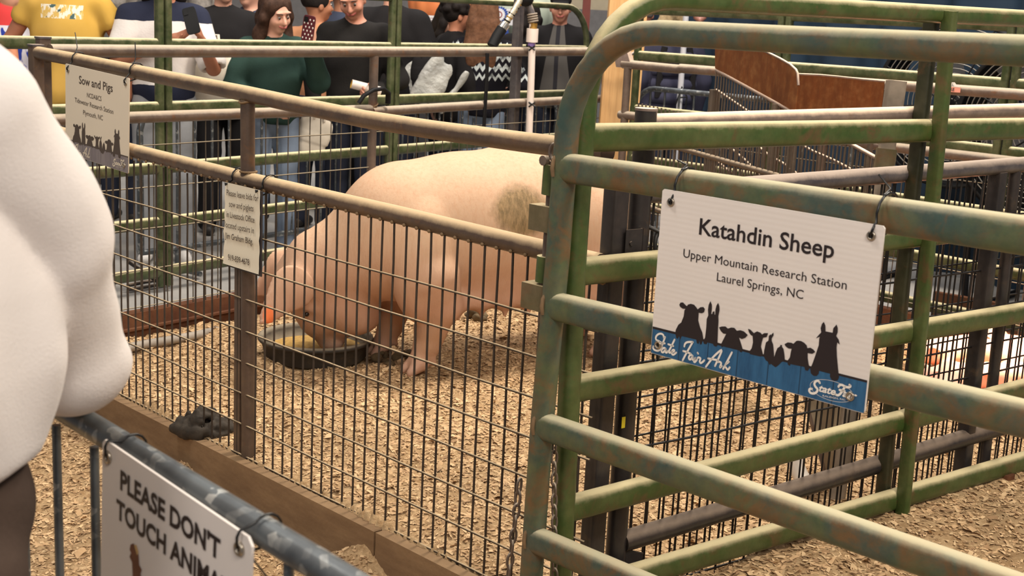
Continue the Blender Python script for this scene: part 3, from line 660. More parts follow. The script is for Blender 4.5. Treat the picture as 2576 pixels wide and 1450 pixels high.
# ------------------------------------------------------------------ signs
SIL={
 'cow':[(0.0626,-0.2946),(0.0638,-0.2874),(0.0694,-0.2756),(0.0764,-0.2695),(0.0816,-0.2548),(0.0823,-0.2425),(0.0848,-0.2387),(0.0773,-0.2397),(0.0704,-0.2373),(0.0678,-0.2333),(0.0705,-0.2282),(0.077,-0.2266),(0.083,-0.2303),(0.0879,-0.2326),(0.0903,-0.2285),(0.0975,-0.2255),(0.106,-0.2258),(0.1119,-0.2298),(0.116,-0.2335),(0.1228,-0.2277),(0.13,-0.2258),(0.1344,-0.2291),(0.1329,-0.2361),(0.1277,-0.2394),(0.1194,-0.2399),(0.1197,-0.256),(0.1261,-0.2698),(0.1326,-0.2789),(0.1371,-0.293),(0.1352,-0.2964),(0.1332,-0.3037),(0.1296,-0.3052),(0.1269,-0.2967),(0.1258,-0.3045),(0.1211,-0.304),(0.1186,-0.297),(0.0806,-0.2976),(0.0771,-0.306),(0.0736,-0.2991),(0.0704,-0.3059),(0.0664,-0.3045)],
 'donkey':[(0.1385,-0.2927),(0.1408,-0.2877),(0.1416,-0.268),(0.1411,-0.2487),(0.1443,-0.2405),(0.1423,-0.229),(0.143,-0.2185),(0.1467,-0.2103),(0.151,-0.2169),(0.1519,-0.2256),(0.1512,-0.2362),(0.1539,-0.2356),(0.1547,-0.231),(0.1586,-0.2287),(0.1599,-0.2359),(0.1616,-0.2355),(0.161,-0.2253),(0.1627,-0.2161),(0.1663,-0.2102),(0.1699,-0.2161),(0.1712,-0.2247),(0.1694,-0.2369),(0.1709,-0.247),(0.1713,-0.2647),(0.1729,-0.2927),(0.1737,-0.297),(0.1704,-0.3007),(0.164,-0.2999),(0.1618,-0.2959),(0.1481,-0.2966),(0.1458,-0.3009),(0.1394,-0.3015),(0.1368,-0.2976)],
 'goat':[(0.1822,-0.2921),(0.1866,-0.2823),(0.1924,-0.2691),(0.1853,-0.2699),(0.1787,-0.2661),(0.1735,-0.2595),(0.1803,-0.2562),(0.1891,-0.2543),(0.1957,-0.2574),(0.2033,-0.2536),(0.2111,-0.2526),(0.2178,-0.2571),(0.2263,-0.2543),(0.2351,-0.2549),(0.2448,-0.2601),(0.2398,-0.267),(0.2315,-0.2713),(0.2244,-0.2697),(0.2308,-0.2815),(0.2353,-0.2907),(0.2344,-0.2983),(0.2291,-0.298),(0.2269,-0.2941),(0.188,-0.2961),(0.1847,-0.299),(0.1822,-0.2951)],
 'calf':[(0.2519,-0.2927),(0.2571,-0.2843),(0.2588,-0.2722),(0.2567,-0.2596),(0.2518,-0.2585),(0.2469,-0.2537),(0.2441,-0.2477),(0.2498,-0.248),(0.2553,-0.2512),(0.259,-0.2533),(0.2662,-0.2481),(0.2748,-0.2492),(0.2785,-0.252),(0.2832,-0.2481),(0.2923,-0.2462),(0.2899,-0.2546),(0.2817,-0.2578),(0.2794,-0.2677),(0.2786,-0.2766),(0.282,-0.2845),(0.2854,-0.2925),(0.2799,-0.2966),(0.2542,-0.2973)],
 'hens':[(0.2864,-0.2937),(0.2869,-0.282),(0.2893,-0.2655),(0.2947,-0.2608),(0.2946,-0.2514),(0.2983,-0.247),(0.2994,-0.249),(0.3015,-0.2456),(0.3045,-0.2424),(0.3054,-0.2477),(0.3017,-0.2549),(0.3022,-0.2598),(0.3063,-0.2661),(0.3096,-0.2812),(0.3115,-0.2909),(0.3137,-0.2803),(0.3169,-0.271),(0.323,-0.266),(0.3227,-0.2633),(0.3268,-0.2628),(0.3268,-0.2659),(0.3308,-0.2693),(0.3338,-0.2786),(0.3365,-0.2909),(0.3289,-0.297),(0.323,-0.3041),(0.3169,-0.3098),(0.3046,-0.3054),(0.3033,-0.3087),(0.2976,-0.3027),(0.2923,-0.301)],
 'sheep':[(0.3423,-0.291),(0.3472,-0.2828),(0.3483,-0.2711),(0.3493,-0.2652),(0.342,-0.2661),(0.3351,-0.2634),(0.3322,-0.2597),(0.3391,-0.2547),(0.3472,-0.2536),(0.3522,-0.2546),(0.358,-0.2477),(0.3627,-0.246),(0.3691,-0.2456),(0.3758,-0.2473),(0.3818,-0.2509),(0.384,-0.2561),(0.391,-0.2538),(0.3976,-0.2559),(0.4023,-0.2597),(0.3962,-0.2646),(0.3859,-0.2655),(0.387,-0.2751),(0.3901,-0.2857),(0.3938,-0.2933),(0.3898,-0.2999),(0.3841,-0.2998),(0.3818,-0.294),(0.3502,-0.2956),(0.349,-0.2995),(0.3439,-0.2978)],
 'horse':[(0.3948,-0.2945),(0.399,-0.2822),(0.4029,-0.2673),(0.4083,-0.2451),(0.408,-0.2326),(0.4087,-0.2283),(0.4006,-0.2335),(0.4067,-0.2245),(0.4109,-0.2195),(0.4087,-0.2116),(0.4106,-0.2029),(0.414,-0.1984),(0.4182,-0.2041),(0.4199,-0.2155),(0.4277,-0.2152),(0.4354,-0.215),(0.4359,-0.2059),(0.4419,-0.1978),(0.4453,-0.2039),(0.4459,-0.212),(0.4437,-0.2194),(0.4497,-0.225),(0.4531,-0.2339),(0.4473,-0.231),(0.4469,-0.2407),(0.4497,-0.258),(0.4545,-0.2791),(0.4574,-0.2909),(0.4588,-0.2961),(0.4565,-0.3029),(0.4505,-0.305),(0.4434,-0.3047),(0.4392,-0.2994),(0.4391,-0.2938),(0.4147,-0.294),(0.4145,-0.2997),(0.4104,-0.3052),(0.4033,-0.3063),(0.3973,-0.303)],
}
SCRIPT1=[[(0.0338,-0.3111),(0.0322,-0.3065),(0.0277,-0.3043),(0.021,-0.3055),(0.0146,-0.3103),(0.0122,-0.3162),(0.0145,-0.3204),(0.0215,-0.3215),(0.0286,-0.3243),(0.0307,-0.3301),(0.0279,-0.3372),(0.0205,-0.3425),(0.0117,-0.3429),(0.0071,-0.34),(0.0071,-0.3361)],[(0.037,-0.3093),(0.0329,-0.3218),(0.0296,-0.3326)],[(0.0287,-0.3231),(0.0373,-0.3227)],[(0.0412,-0.3336),(0.0359,-0.333),(0.0309,-0.3378),(0.0306,-0.3425),(0.0349,-0.3428),(0.0396,-0.3374),(0.0418,-0.3331),(0.0409,-0.3405),(0.0445,-0.3413),(0.0474,-0.3372)],[(0.0627,-0.3092),(0.0551,-0.3262),(0.0503,-0.3373),(0.0525,-0.3399),(0.057,-0.3369)],[(0.047,-0.3226),(0.0606,-0.3235)],[(0.057,-0.3369),(0.0632,-0.3345),(0.0642,-0.3316),(0.0604,-0.332),(0.0579,-0.3361),(0.0584,-0.3406),(0.0627,-0.3418),(0.0698,-0.3356)],[(0.0896,-0.3178),(0.091,-0.3122),(0.0953,-0.3079),(0.1026,-0.3054),(0.1109,-0.304)],[(0.1103,-0.3043),(0.1037,-0.317),(0.0974,-0.3291),(0.0882,-0.348)],[(0.0878,-0.3282),(0.0973,-0.3283),(0.1078,-0.3295)],[(0.1132,-0.3329),(0.108,-0.3316),(0.1038,-0.3368),(0.1046,-0.3415),(0.1089,-0.341),(0.1133,-0.3339),(0.1131,-0.34),(0.1169,-0.3407),(0.1201,-0.3354)],[(0.1201,-0.3354),(0.1175,-0.3428),(0.1199,-0.3446),(0.125,-0.3388)],[(0.1253,-0.3236),(0.1266,-0.3248)],[(0.1261,-0.3348),(0.1292,-0.3326),(0.1338,-0.3338),(0.1322,-0.3402),(0.1352,-0.343),(0.1396,-0.34),(0.1437,-0.3353)],[(0.1492,-0.3477),(0.1575,-0.3352),(0.1687,-0.3198),(0.1849,-0.3042),(0.1812,-0.3177),(0.1761,-0.3301),(0.1718,-0.3409)],[(0.1533,-0.3293),(0.1641,-0.3284),(0.1786,-0.3273)],[(0.1789,-0.331),(0.1815,-0.3296),(0.1866,-0.3312),(0.1848,-0.3386),(0.1845,-0.3412),(0.1886,-0.337)],[(0.2106,-0.3037),(0.2016,-0.3235),(0.1927,-0.342)],[(0.2052,-0.3242),(0.1964,-0.3337),(0.2005,-0.3387),(0.2043,-0.3411),(0.2085,-0.3353)]]
SCRIPT2=[[(0.4191,-0.3166),(0.4153,-0.3135),(0.4104,-0.3154),(0.4074,-0.3211),(0.4103,-0.326),(0.4152,-0.3298),(0.4149,-0.3348),(0.4095,-0.3397),(0.4024,-0.341),(0.3981,-0.3383),(0.3984,-0.3339),(0.4031,-0.3323)],[(0.4601,-0.3141),(0.462,-0.3106),(0.4672,-0.309),(0.4743,-0.3106),(0.4812,-0.3101),(0.485,-0.3071),(0.4829,-0.3052)],[(0.4736,-0.3108),(0.4699,-0.3184),(0.4654,-0.3265),(0.4605,-0.3308),(0.455,-0.3302)],[(0.4631,-0.3198),(0.4738,-0.3195)]]
ELL=[[(0.4933,-0.3242),(0.4929,-0.3279),(0.4907,-0.3315),(0.4868,-0.3349),(0.4814,-0.338),(0.4746,-0.3405),(0.4667,-0.3426),(0.458,-0.3439),(0.4488,-0.3446),(0.4395,-0.3445),(0.4304,-0.3437),(0.4219,-0.3422),(0.4144,-0.3401),(0.408,-0.3373),(0.4032,-0.3341),(0.4,-0.3306),(0.3986,-0.3269),(0.3991,-0.3231),(0.4015,-0.3194),(0.4056,-0.3159),(0.4113,-0.3129),(0.4183,-0.3103),(0.4264,-0.3084),(0.4352,-0.3071),(0.4444,-0.3065),(0.4537,-0.3067),(0.4626,-0.3076),(0.4709,-0.3091),(0.4782,-0.3113),(0.4843,-0.314),(0.489,-0.3172),(0.492,-0.3206),(0.4933,-0.3242)]]

def grommet(t, x, z, y=-.003, r=.0095):
    m = M()
    m.tube([(x + r * .72 * math.cos(a), y, z + r * .72 * math.sin(a)) for a in np.linspace(0, 2 * PI, 17)[:-1]], .0028, 6, closed=True); m.build('grommet', m_brass, t)
    part('eyelet_hole', lambda m: m.add([(x + r * .55 * math.cos(a), y + .0012, z + r * .55 * math.sin(a)) for a in np.linspace(0, 2 * PI, 13)[:-1]], [tuple(range(12))], False), m_hole, t)
def tie(t, x, zhole, zrail, r, y_rail=.03, tail=None, wd=.0026):
    """cable tie from a grommet up and round the rail"""
    P = [(x, .006, zhole), (x - .001, -.007, zhole + .004), (x + .001, -.008, zhole + (zrail - r - zhole) * .6), (x + .003, y_rail - r - .004, zrail - r * .4)]
    for q in np.linspace(-.35, PI + .7, 10): P.append((x + .004, y_rail - (r + .004) * math.cos(q), zrail + (r + .004) * math.sin(q)))
    P += [(x, .010, zrail - r - .012), (x, .008, zhole)]
    m = M(); m.tube(P, wd, 6); m.sphere((x + .004, y_rail - r * .5, zrail + r * .9 + .004), (.0045, .004, .0035), 8, 5)
    if tail: m.tube([(x + .004, y_rail - r * .5, zrail + r + .002)] + [(x + .004 + a, y_rail + c, zrail + r + b_) for a, b_, c in tail], wd * .75, 5)
    m.build('cable_tie', m_zip, t)
def fair_sign(name, label, o, a, x0, z0, y, mats, texts, wd, h, tilt=0., ties=None, script=True):
    board, band, ink, white = mats
    t = thing(name, label, 'sign', tuple(np.array(w2(o, a, x0, y)) + np.array([0, 0, z0])), a)
    if tilt: t.rotation_euler = (0, tilt, a)
    part('board', lambda m: m.prism([(.0, -.004), (.004, .0), (wd - .004, 0), (wd, -.004), (wd, -h + .004), (wd - .004, -h), (.004, -h), (0, -h + .004)], 0, .004), board, t)
    flat('printed_fence', [(.001, -.2955), (wd - .001, -.2900), (wd - .001, -h + .001), (.001, -h + .001)], -.0004, band, t)
    flat('black_border', [(.001, -.2935), (wd - .001, -.2880), (wd - .001, -.2925), (.001, -.2985)], -.0006, ink, t)
    for k, p in SIL.items(): flat(k + '_silhouette', p, -.0008, ink, t)
    strokes('script_lettering', SCRIPT1, .0043, -.0012, white, t)
    strokes('logo_lettering', SCRIPT2[:1], .0046, -.0012, white, t); strokes('logo_lettering', SCRIPT2[1:], .0046, -.0012, white, t)
    lettering('tate', .4185, .4555, -.3330, .0135, -.0012, white, t, .03, .25, .02, 'logo_lettering')
    lettering('air', .4700, .5010, -.3305, .0135, -.0012, white, t, .03, .25, .03, 'logo_lettering')
    lettering('RALEIGH, NC', .428, .4775, -.3412, .0032, -.0012, white, t, .0, 0, .08, 'logo_lettering')
    strokes('logo_oval', [ELL[0]], .0006, -.0010, white, t)
    for (s, xa, xb, zb, cap, bold, sl, mt) in texts: lettering(s, xa, xb, zb, cap, -.0008, mt, t, bold, 0, sl)
    for gx, gz in ((.026, -.024), (wd - .024, -.021), (.020, -.330), (wd - .032, -.326)): grommet(t, gx, gz, -.002)
    for (tx, tz, zr, r, yr, tl) in (ties or []): tie(t, tx, tz, zr, r, yr, tl)
    return t
fair_sign('sheep_sign', 'white corrugated sign headed Katahdin Sheep, tied to the blue-green gate', OG1, A1, .327, 1.204, -.045,
    (m_signw, m_planks, m_ink, m_printwhite),
    [('Katahdin Sheep', .104, .421, -.0790, .0325, .014, .012, m_ink), ('Upper Mountain Research Station', .068, .455, -.1325, .0175, .0, .010, m_ink), ('Laurel Springs, NC', .158, .364, -.1660, .0172, .0, .008, m_ink)],
    .519, .352, 0, [(.026, -.024, .006, .036, .042, ((-.02, .006, .02), (-.055, .012, .03))), (.495, -.021, .016, .036, .042, ((-.012, .008, .02), (-.045, .030, .03)))])
fair_sign('sow_sign', 'dusty cream sign headed Sow and Pigs, tied below the top pipe', OF1, A1, -1.241, 1.262, -.042,
    (m_signcream, m_planksgrey, m_inksoft, m_signcream),
    [('Sow and Pigs', .118, .392, -.0640, .0300, .012, -.004, m_inksoft), ('NCDA&CS', .185, .303, -.1090, .0175, .0, -.004, m_inksoft), ('Tidewater Research Station', .082, .398, -.1400, .0178, .0, -.020, m_inksoft), ('Plymouth, NC', .153, .315, -.1800, .0180, .0, -.006, m_inksoft)],
    .516, .352, .042, [(.026, -.024, .018, .0265, .042, ((-.015, .02, .0), (-.055, .075, .01))), (.492, -.021, .024, .0265, .042, ((-.012, .02, 0), (-.035, .075, .01)))])
BID = thing('bid_notice', 'small laminated notice asking for bids, tied to the mesh at the post', 'sign', tuple(np.array(w2(OF1, A1, -.062, -.046)) + np.array([0, 0, .944])), A1)
part('backing', lambda m: m.box((.010, .003, -.285), (.219, .006, -.004)), m_inkgrey, BID)
sh = M(); nz_ = 15
for i in range(nz_ + 1):
    z = -.278 * i / nz_; yy = .0012 * math.sin(i * 1.9) + (-.003 if i == 9 else 0) + (-.004 * max(0, i - 11) / 4)
    sh.v += [(0 - .0006 * i * .6, yy, z), (.211, yy * .6, z)]; 
sh.f = [(2 * i, 2 * i + 2, 2 * i + 3, 2 * i + 1) for i in range(nz_)]; sh.sm = [True] * nz_; sh.build('sheet', m_paper, BID)
for s_, xa, xb, zb in (('Please leave bids for', .018, .210, -.042), ('sow and piglets', .034, .182, -.078), ('in Livestock Office', .018, .188, -.1150), ('located upstairs in', .010, .186, -.151), ('Jim Graham Bldg.', .010, .179, -.1885), ('919-839-4678', .029, .159, -.260)):
    lettering(s_, xa, xb, zb, .0195, -.0055, m_inksoft, BID, .006, 0, .03)
for tx in (.012, .196): tie(BID, tx, -.006, .016, .0265, .046)
TCH = thing('touch_notice', 'white notice in bold black capitals tied to the galvanised barrier', 'sign', tuple(np.array(w2(OBR, A1, .155, -.030)) + np.array([0, 0, .970])), A1)
TCH.rotation_euler = (0, .060, A1)
part('board', lambda m: m.prism([(.0, -.006), (.006, .0), (.352, 0), (.361, -.009), (.362, -.46), (.0, -.46)], 0, .0035), m_signgrey, TCH)
lettering("PLEASE DON'T", .0515, .2965, -.0525, .0255, -.0008, m_ink, TCH, .034)
lettering('TOUCH ANIMALS', .0420, .334, -.0965, .0255, -.0008, m_ink, TCH, .034)
m_llama = plain('printed_brown', lin(104, 62, 44), .6, .2, 60)
flat('printed_llama', [(.082, -.1200), (.080, -.128), (.084, -.131), (.080, -.138), (.087, -.143), (.090, -.165), (.085, -.30), (.16, -.30), (.125, -.20), (.110, -.150), (.113, -.143), (.106, -.139), (.104, -.126), (.098, -.118), (.090, -.115)], -.0008, m_llama, TCH)
flat('printed_forelock', [(.092, -.1165), (.098, -.114), (.104, -.122), (.1, -.128)], -.0010, plain('printed_tan', lin(196, 160, 104), .6, 0), TCH)
flat('printed_comb', [(.178, -.158), (.181, -.138), (.185, -.146), (.188, -.136), (.192, -.147), (.196, -.144), (.197, -.20), (.176, -.20)], -.0008, plain('printed_orange', lin(206, 96, 40), .6, .1, 60), TCH)
flat('printed_feather', [(.130, -.160), (.133, -.147), (.137, -.153), (.141, -.146), (.143, -.17), (.13, -.2)], -.0008, plain('printed_grey', lin(122, 122, 132), .6, .1, 60), TCH)
grommet(TCH, .018, -.020, -.002); grommet(TCH, .338, -.020, -.002)
def rail_tie(x, zr, tail=None):
    r = .0215; m = M()
    P = [(x, .004, -.020), (x, -.005, -.017), (x + .001, -.006, -.004), (x + .003, -.004, .004)] + [(x + .006, .030 - r * math.cos(q), zr + r * math.sin(q)) for q in np.linspace(.75, PI + 1.1, 10)] + [(x + .002, .012, zr - r), (x, .006, -.022)]
    m.tube(P, .0018, 6)
    if tail: m.tube(tail, .0013, 5)
    m.build('cable_tie', m_zip, TCH)
rail_tie(.018, -.014); rail_tie(.338, -.004, [(.338, .006, -.022), (.352, .03, -.06), (.375, .035, -.14), (.40, .03, -.21)])

# ------------------------------------------------------------------ the sow
SO = (-.493, 5.572); SA = math.atan2(.475, .88)
SOW = thing('sow', 'large pink sow with a dirty flank patch, head down in the black tub', 'pig', (SO[0], SO[1], 0), SA)
s = SDF(); Y9 = (1, .92, 1)
s.cone((.08, 0, .585), (.50, 0, .625), .268, .322, .06, sc=Y9).cone((.50, 0, .625), (.90, 0, .60), .322, .295, .06, sc=Y9)
s.ell((.95, 0, .58), (.22, .255, .265), .08)
HY = .15
s.ell((.02, 0, .62), (.29, .235, .285), .06).ell((.25, 0, .63), (.32, .27, .305), .06)
s.cone((.0, .02, .555), (-.31, HY * .75, .435), .255, .170, .08, sc=(1, .88, 1))
s.ell((.5, 0, .37), (.40, .20, .105), .08)
s.cone((-.395, HY, .37), (-.305, HY, .205), .118, .086, .05).cone((-.305, HY, .205), (-.258, HY, .135), .080, .064, .03)
s.cone((-.258, HY, .135), (-.248, HY, .108), .068, .062, .008)
for sy in (-1, 1):
    s.ell((-.215, HY + sy * .075, .285), (.135, .098, .135), .06)
    s.ell((-.145, HY + sy * .055, .205), (.10, .08, .075), .06)
    s.ell((-.375, HY + sy * .092, .275), (.040, .022, .022), .025)
    ey = (-.062, -.105) if sy < 0 else (HY + .15, HY + .16); ex = 0 if sy < 0 else .07
    s.cone((-.488 + ex, ey[0], .388), (-.640 + ex, ey[1], .262), .092, .008, .012, sc=(1, .16, 1)).cone((-.44 + ex, (ey[0] + HY) / 2, .395), (-.475 + ex, ey[0] + .01 * sy * -1, .385), .07, .06, .03, sc=(1, .5, 1))
s.ell((-.404, HY - .122, .247), (.012, .02, .009), .010, None, True)
# front legs
for sy, dx in ((-1, 0.), (1, -.03)):
    y = sy
    s.ell((.035 + dx, y * .185, .50), (.150, .115, .27), .022)
    s.chain([(.06 + dx, y * .20, .44), (.115 + dx, y * .185, .31), (.080 + dx, y * .17, .20), (.070 + dx, y * .17, .135), (.034 + dx, y * .17, .060)], [.128, .092, .064, .055, .044], .02)
    s.ell((.088 + dx, y * .17, .20), (.058, .055, .06), .03)
    for t in (-.024, .024): s.cone((.028 + dx, y * .17 + t, .055), (-.020 + dx, y * .17 + t * 1.35, .020), .034, .019, .012)
    for t in (-.03, .03): s.cone((.077 + dx, y * .17 + t, .075), (.087 + dx, y * .17 + t * 1.2, .055), .018, .011, .012)
# hind legs
for sy, dx in ((-1, 0.), (1, .05)):
    y = sy
    s.ell((.93 + dx, y * .135, .50), (.20, .135, .27), .08)
    s.chain([(.90 + dx, y * .18, .42), (.90 + dx, y * .175, .345), (1.02 + dx, y * .165, .235), (1.015 + dx, y * .16, .13), (.985 + dx, y * .16, .055)], [.145, .112, .062, .048, .042], .04)
    for t in (-.022, .022): s.cone((.98 + dx, y * .16 + t, .05), (.935 + dx, y * .16 + t * 1.3, .018), .032, .018, .012)
for i in range(6):
    for sy in (-1, 1):
        x = .22 + i * .115
        s.ell((x, sy * .135, .305), (.06, .06, .05), .05).cone((x, sy * .145, .275), (x, sy * .15, .232), .020, .009, .018)
s.chain([(1.14, 0, .70), (1.20, .02, .66), (1.21, .05, .60), (1.18, .04, .57)], [.03, .018, .012, .008], .03)
sowm = s.mesh('body', .0105, folds(.0035, 9, 5))
b = NB('pig_skin')
x = b.xyz()
skin = b.mix(b.rng(b.noise(2.2, 5, .6), .3, .7), lin(203, 170, 140), lin(192, 157, 129))
skin = b.mix(b.rng(b.noise(60, 5, .7, sc=(1, 1, .18)), .45, .75, 0, .5), skin, lin(186, 140, 106))
pinkmask = b.rng(x[2], .62, .30)  # pinker below; the cream upper side is light painted into the skin
skin = b.mix(b.math('MULTIPLY', pinkmask, .75), skin, b.mix(b.rng(b.noise(5, 4), .3, .7), lin(200, 158, 138), lin(184, 142, 120)))
def blob(cx, cz, rx, rz, soft, nscale=16, namp=.9):
    a = b.math('POWER', b.math('DIVIDE', b.math('SUBTRACT', x[0], cx), rx), 2.); c = b.math('POWER', b.math('DIVIDE', b.math('SUBTRACT', x[2], cz), rz), 2.)
    d = b.math('ADD', b.math('SQRT', b.math('ADD', a, c)), b.math('MULTIPLY', b.math('SUBTRACT', b.noise(nscale, 7, .75, sc=(1, 1, .6)), .5), namp))
    return b.rng(d, 1 + soft, 1 - soft)
near = b.math('LESS_THAN', x[1], -.02)
skin = b.mix(b.math('MULTIPLY', b.math('MULTIPLY', blob(.43, .715, .115, .105, .22), near), .95), skin, b.mix(b.rng(b.noise(70, 4, .7, sc=(1, 1, .2)), .35, .65), lin(108, 90, 58), lin(160, 132, 94)))
skin = b.mix(b.math('MULTIPLY', blob(.565, .69, .07, .06, .5), .45), skin, lin(150, 124, 88))
skin = b.mix(b.math('MULTIPLY', blob(-.612, .285, .024, .040, .25, 16, .3), .85), skin, lin(252, 128, 66))
skin = b.mix(b.math('MULTIPLY', blob(-.30, .17, .10, .07, .6), .45), skin, lin(160, 122, 86))
skin = b.mix(b.math('MULTIPLY', b.math('MULTIPLY', blob(.06, .16, .10, .09, .5), .4), 1.), skin, lin(170, 132, 92))
b.col(skin); b.rough(.62, 0., .3)
b.b.inputs['Subsurface Weight'].default_value = .06; b.b.inputs['Subsurface Radius'].default_value = (.03, .012, .006); b.b.inputs['Subsurface Scale'].default_value = .5
b.bump(b.noise(110, 5, .7, sc=(1, 1, .25)), .35, .006)
m_pig = b.m
link('body', sowm, m_pig, SOW)
m_eye = plain('dark_eye', lin(24, 16, 14), .15, 0)
part('eye', lambda m: m.sphere((-.403, HY - .113, .248), (.013, .010, .010)), m_eye, SOW)
part('eye', lambda m: m.sphere((-.403, HY + .113, .248), (.013, .010, .010)), m_eye, SOW)
# feed tub
tub_c = np.array([-.865, 5.735, 0])
TUB = thing('feed_tub', 'round black rubber feed tub on the bedding under the snout of the sow', 'tub', (tub_c[0], tub_c[1] - .05, -.01))
m_rubber = painted('black_rubber', lin(46, 44, 44), lin(56, 53, 50), lin(90, 76, 58), .1, lin(140, 128, 108), .9, .6)
part('wall', lambda m: m.lathe([(.0, .0), (.215, .0), (.226, .012), (.240, .076), (.252, .080), (.257, .088), (.255, .098), (.243, .102), (.230, .096), (.225, .084), (.205, .028), (.0, .022)], 48), m_rubber, TUB)
b = NB('pig_feed'); b.col(b.mix(b.rng(b.noise(40, 5), .35, .65), lin(150, 116, 56), lin(186, 150, 84))); b.rough(.9); b.bump(b.noise(80, 5), .6, .01)
part('feed', lambda m: m.lathe([(.0, .060), (.1, .056), (.16, .050), (.212, .046)], 32), b.m, TUB)
# dung
def clump(name, label, cat, px, py, rr, mat, n, seed):
    c = ground(px, py); r = random.Random(seed); q = SDF()
    for i in range(n):
        a = r.uniform(0, 2 * PI); d = rr * math.sqrt(r.random()); q.ell((d * math.cos(a), d * math.sin(a) * .7, r.uniform(.005, .075) * (1.25 - d / rr)), (r.uniform(.012, .028), r.uniform(.012, .028), r.uniform(.010, .024)), .006)
    o = link(name, q.mesh(name, .006, folds(.004, 60, seed)), mat); o.location = (c[0], c[1], float(hgt(c[0], c[1]))); tag(o, label, cat); return o
m_dung = plain('dung', lin(50, 42, 33), .9, .35, 40, 0, .6)
m_dungpale = plain('dry_dung', lin(96, 80, 56), .9, .3, 40, 0, .6)
clump('dung_pile', 'dark dung pile on the bedding beside the mesh and its double post', 'dung', 512, 1085, .105, m_dung, 80, 3)
clump('dung_pile', 'flat crumbled dung in the shade behind the front legs of the sow', 'dung', 985, 905, .11, m_dungpale, 14, 5)
clump('dung_pile', 'low dark dung heap at the hind feet of the sow', 'dung', 1180, 800, .10, m_dungpale, 12, 8)
# pipe half buried at the back of the pen
o = part('buried_hose', lambda m: m.tube([ground(300, 880, .03), ground(360, 868, .035), ground(430, 856, .03), ground(490, 845, .02), ground(545, 832, -.02)], .020, 10), plain('grey_hose', lin(150, 140, 128), .7, .15), None)
tag(o, 'grey hose half buried in the bedding along the rear fence', 'hose')
# concrete curb beyond the rear fence, bracket on it
o = part('angle_bracket', lambda m: (m.box((-.16, -.012, .0), (.12, .012, .012)), m.tube([(-.16, 0, .16), (.05, 0, .01)], .011, 6), m.tube([(-.16, .0, .03), (-.02, .05, .02), (.10, .05, .02)], .010, 6)), m_blackpipe, None)
o.location = at(385, 735, 6.9); o.location.z = 0.0; o.rotation_euler = (0, 0, A3); tag(o, 'dark steel angle bracket lying on the concrete behind the rear fence', 'bracket')

# ------------------------------------------------------------------ piglets under the heat lamp
pg = SDF()
pg.cone((-.10, 0, .075), (.10, 0, .075), .062, .066, .03).cone((-.10, 0, .08), (-.20, 0, .075), .058, .042, .03).cone((-.20, 0, .072), (-.25, 0, .058), .036, .022, .02).cone((-.25, 0, .058), (-.262, 0, .055), .023, .022, .004)
for sy in (-1, 1):
    pg.ell((-.175, sy * .048, .10), (.035, .028, .007), .012, frame3((-.3, sy * .8, .4), (.5, -sy * .2, .8)))
    pg.chain([(-.08, sy * .05, .05), (-.13, sy * .075, .022), (-.18, sy * .075, .014)], [.028, .018, .012], .015)
    pg.chain([(.10, sy * .05, .055), (.06, sy * .08, .025), (.005, sy * .085, .014)], [.038, .022, .012], .015)
pg.chain([(.16, 0, .09), (.185, .01, .095), (.19, .025, .08)], [.012, .007, .004], .01)
pgm = pg.mesh('body', .0065)
b = NB('piglet_skin'); b.col(b.mix(b.rng(b.noise(8, 4), .3, .7), lin(240, 186, 164), lin(232, 166, 146))); b.rough(.6, 0., .3); m_piglet = b.m
pgm.materials.append(m_piglet)
m_snout = plain('snout_pink', lin(222, 130, 122), .5, .1)
P0 = thing('piglet', '', 'pig')
put('body', pgm, P0, (0, 0, 0)); part('snout', lambda m: m.tube([(-.268, 0, .055), (-.262, 0, .055)], circle(.0215, 14)), m_snout, P0)
part('eye', lambda m: (m.sphere((-.205, -.036, .085), .006, 6, 4)), m_eye, P0); part('eye', lambda m: (m.sphere((-.205, .036, .085), .006, 6, 4)), m_eye, P0)
pl = [(2392, 905, 30, 'pink piglet lying at the edge of the lamplight, snout to the wires'), (2440, 975, 12, 'pink piglet lying before the others, beside the dark square post'), (2500, 915, -35, 'pink piglet lying in the brightest lamplight between the dark posts'), (2545, 975, 20, 'pink piglet sprawled in front under the heat lamp'), (2385, 985, 70, 'pink piglet lying low beside the green upright'), (2575, 905, 160, 'pink piglet at the far edge of the litter, beside the rusty board'), (2490, 868, 80, 'pink piglet lying highest up, against the pile of its litter')]
for i, (px, py, a, lb) in enumerate(pl):
    c = ground(px, py, .04); t = P0 if i == 0 else dup(P0)
    t.location = (c[0], c[1], .012); t.rotation_euler = (0, 0, math.radians(a)); t['label'] = lb; t['group'] = 'piglets under the heat lamp'
lc = (2.40, 5.70, .80)
HL = thing('heat_lamp', 'red infrared heat lamp with metal reflector hanging over the piglets', 'lamp', lc)
part('reflector', lambda m: m.lathe([(.03, .16), (.045, .155), (.06, .12), (.12, .04), (.14, .0), (.135, .0), (.115, .042), (.055, .115), (.03, .15)], 28), m_galv_far, HL)
b = NB('infrared_bulb'); b.col(lin(255, 90, 60)); b.b.inputs['Emission Color'].default_value = (1, .35, .2, 1); b.b.inputs['Emission Strength'].default_value = 14
part('bulb', lambda m: m.sphere((0, 0, .05), (.05, .05, .06)), b.m, HL)
part('cord', lambda m: m.tube([(0, 0, .16), (.0, 0, .6), (.01, 0, 1.6)], .006, 6), m_blackplastic, HL)
for e, bl, sz, cc in ((190, .6, 1.75, (1.0, .62, .42)),):
    l = bpy.data.lights.new('heat_lamp_light', 'SPOT'); l.energy = e; l.spot_size = sz; l.spot_blend = bl; l.color = cc; l.shadow_soft_size = .07
    o = bpy.data.objects.new('heat_lamp_light', l); COL.objects.link(o); o.location = (lc[0], lc[1], lc[2] - .02); o.parent = None
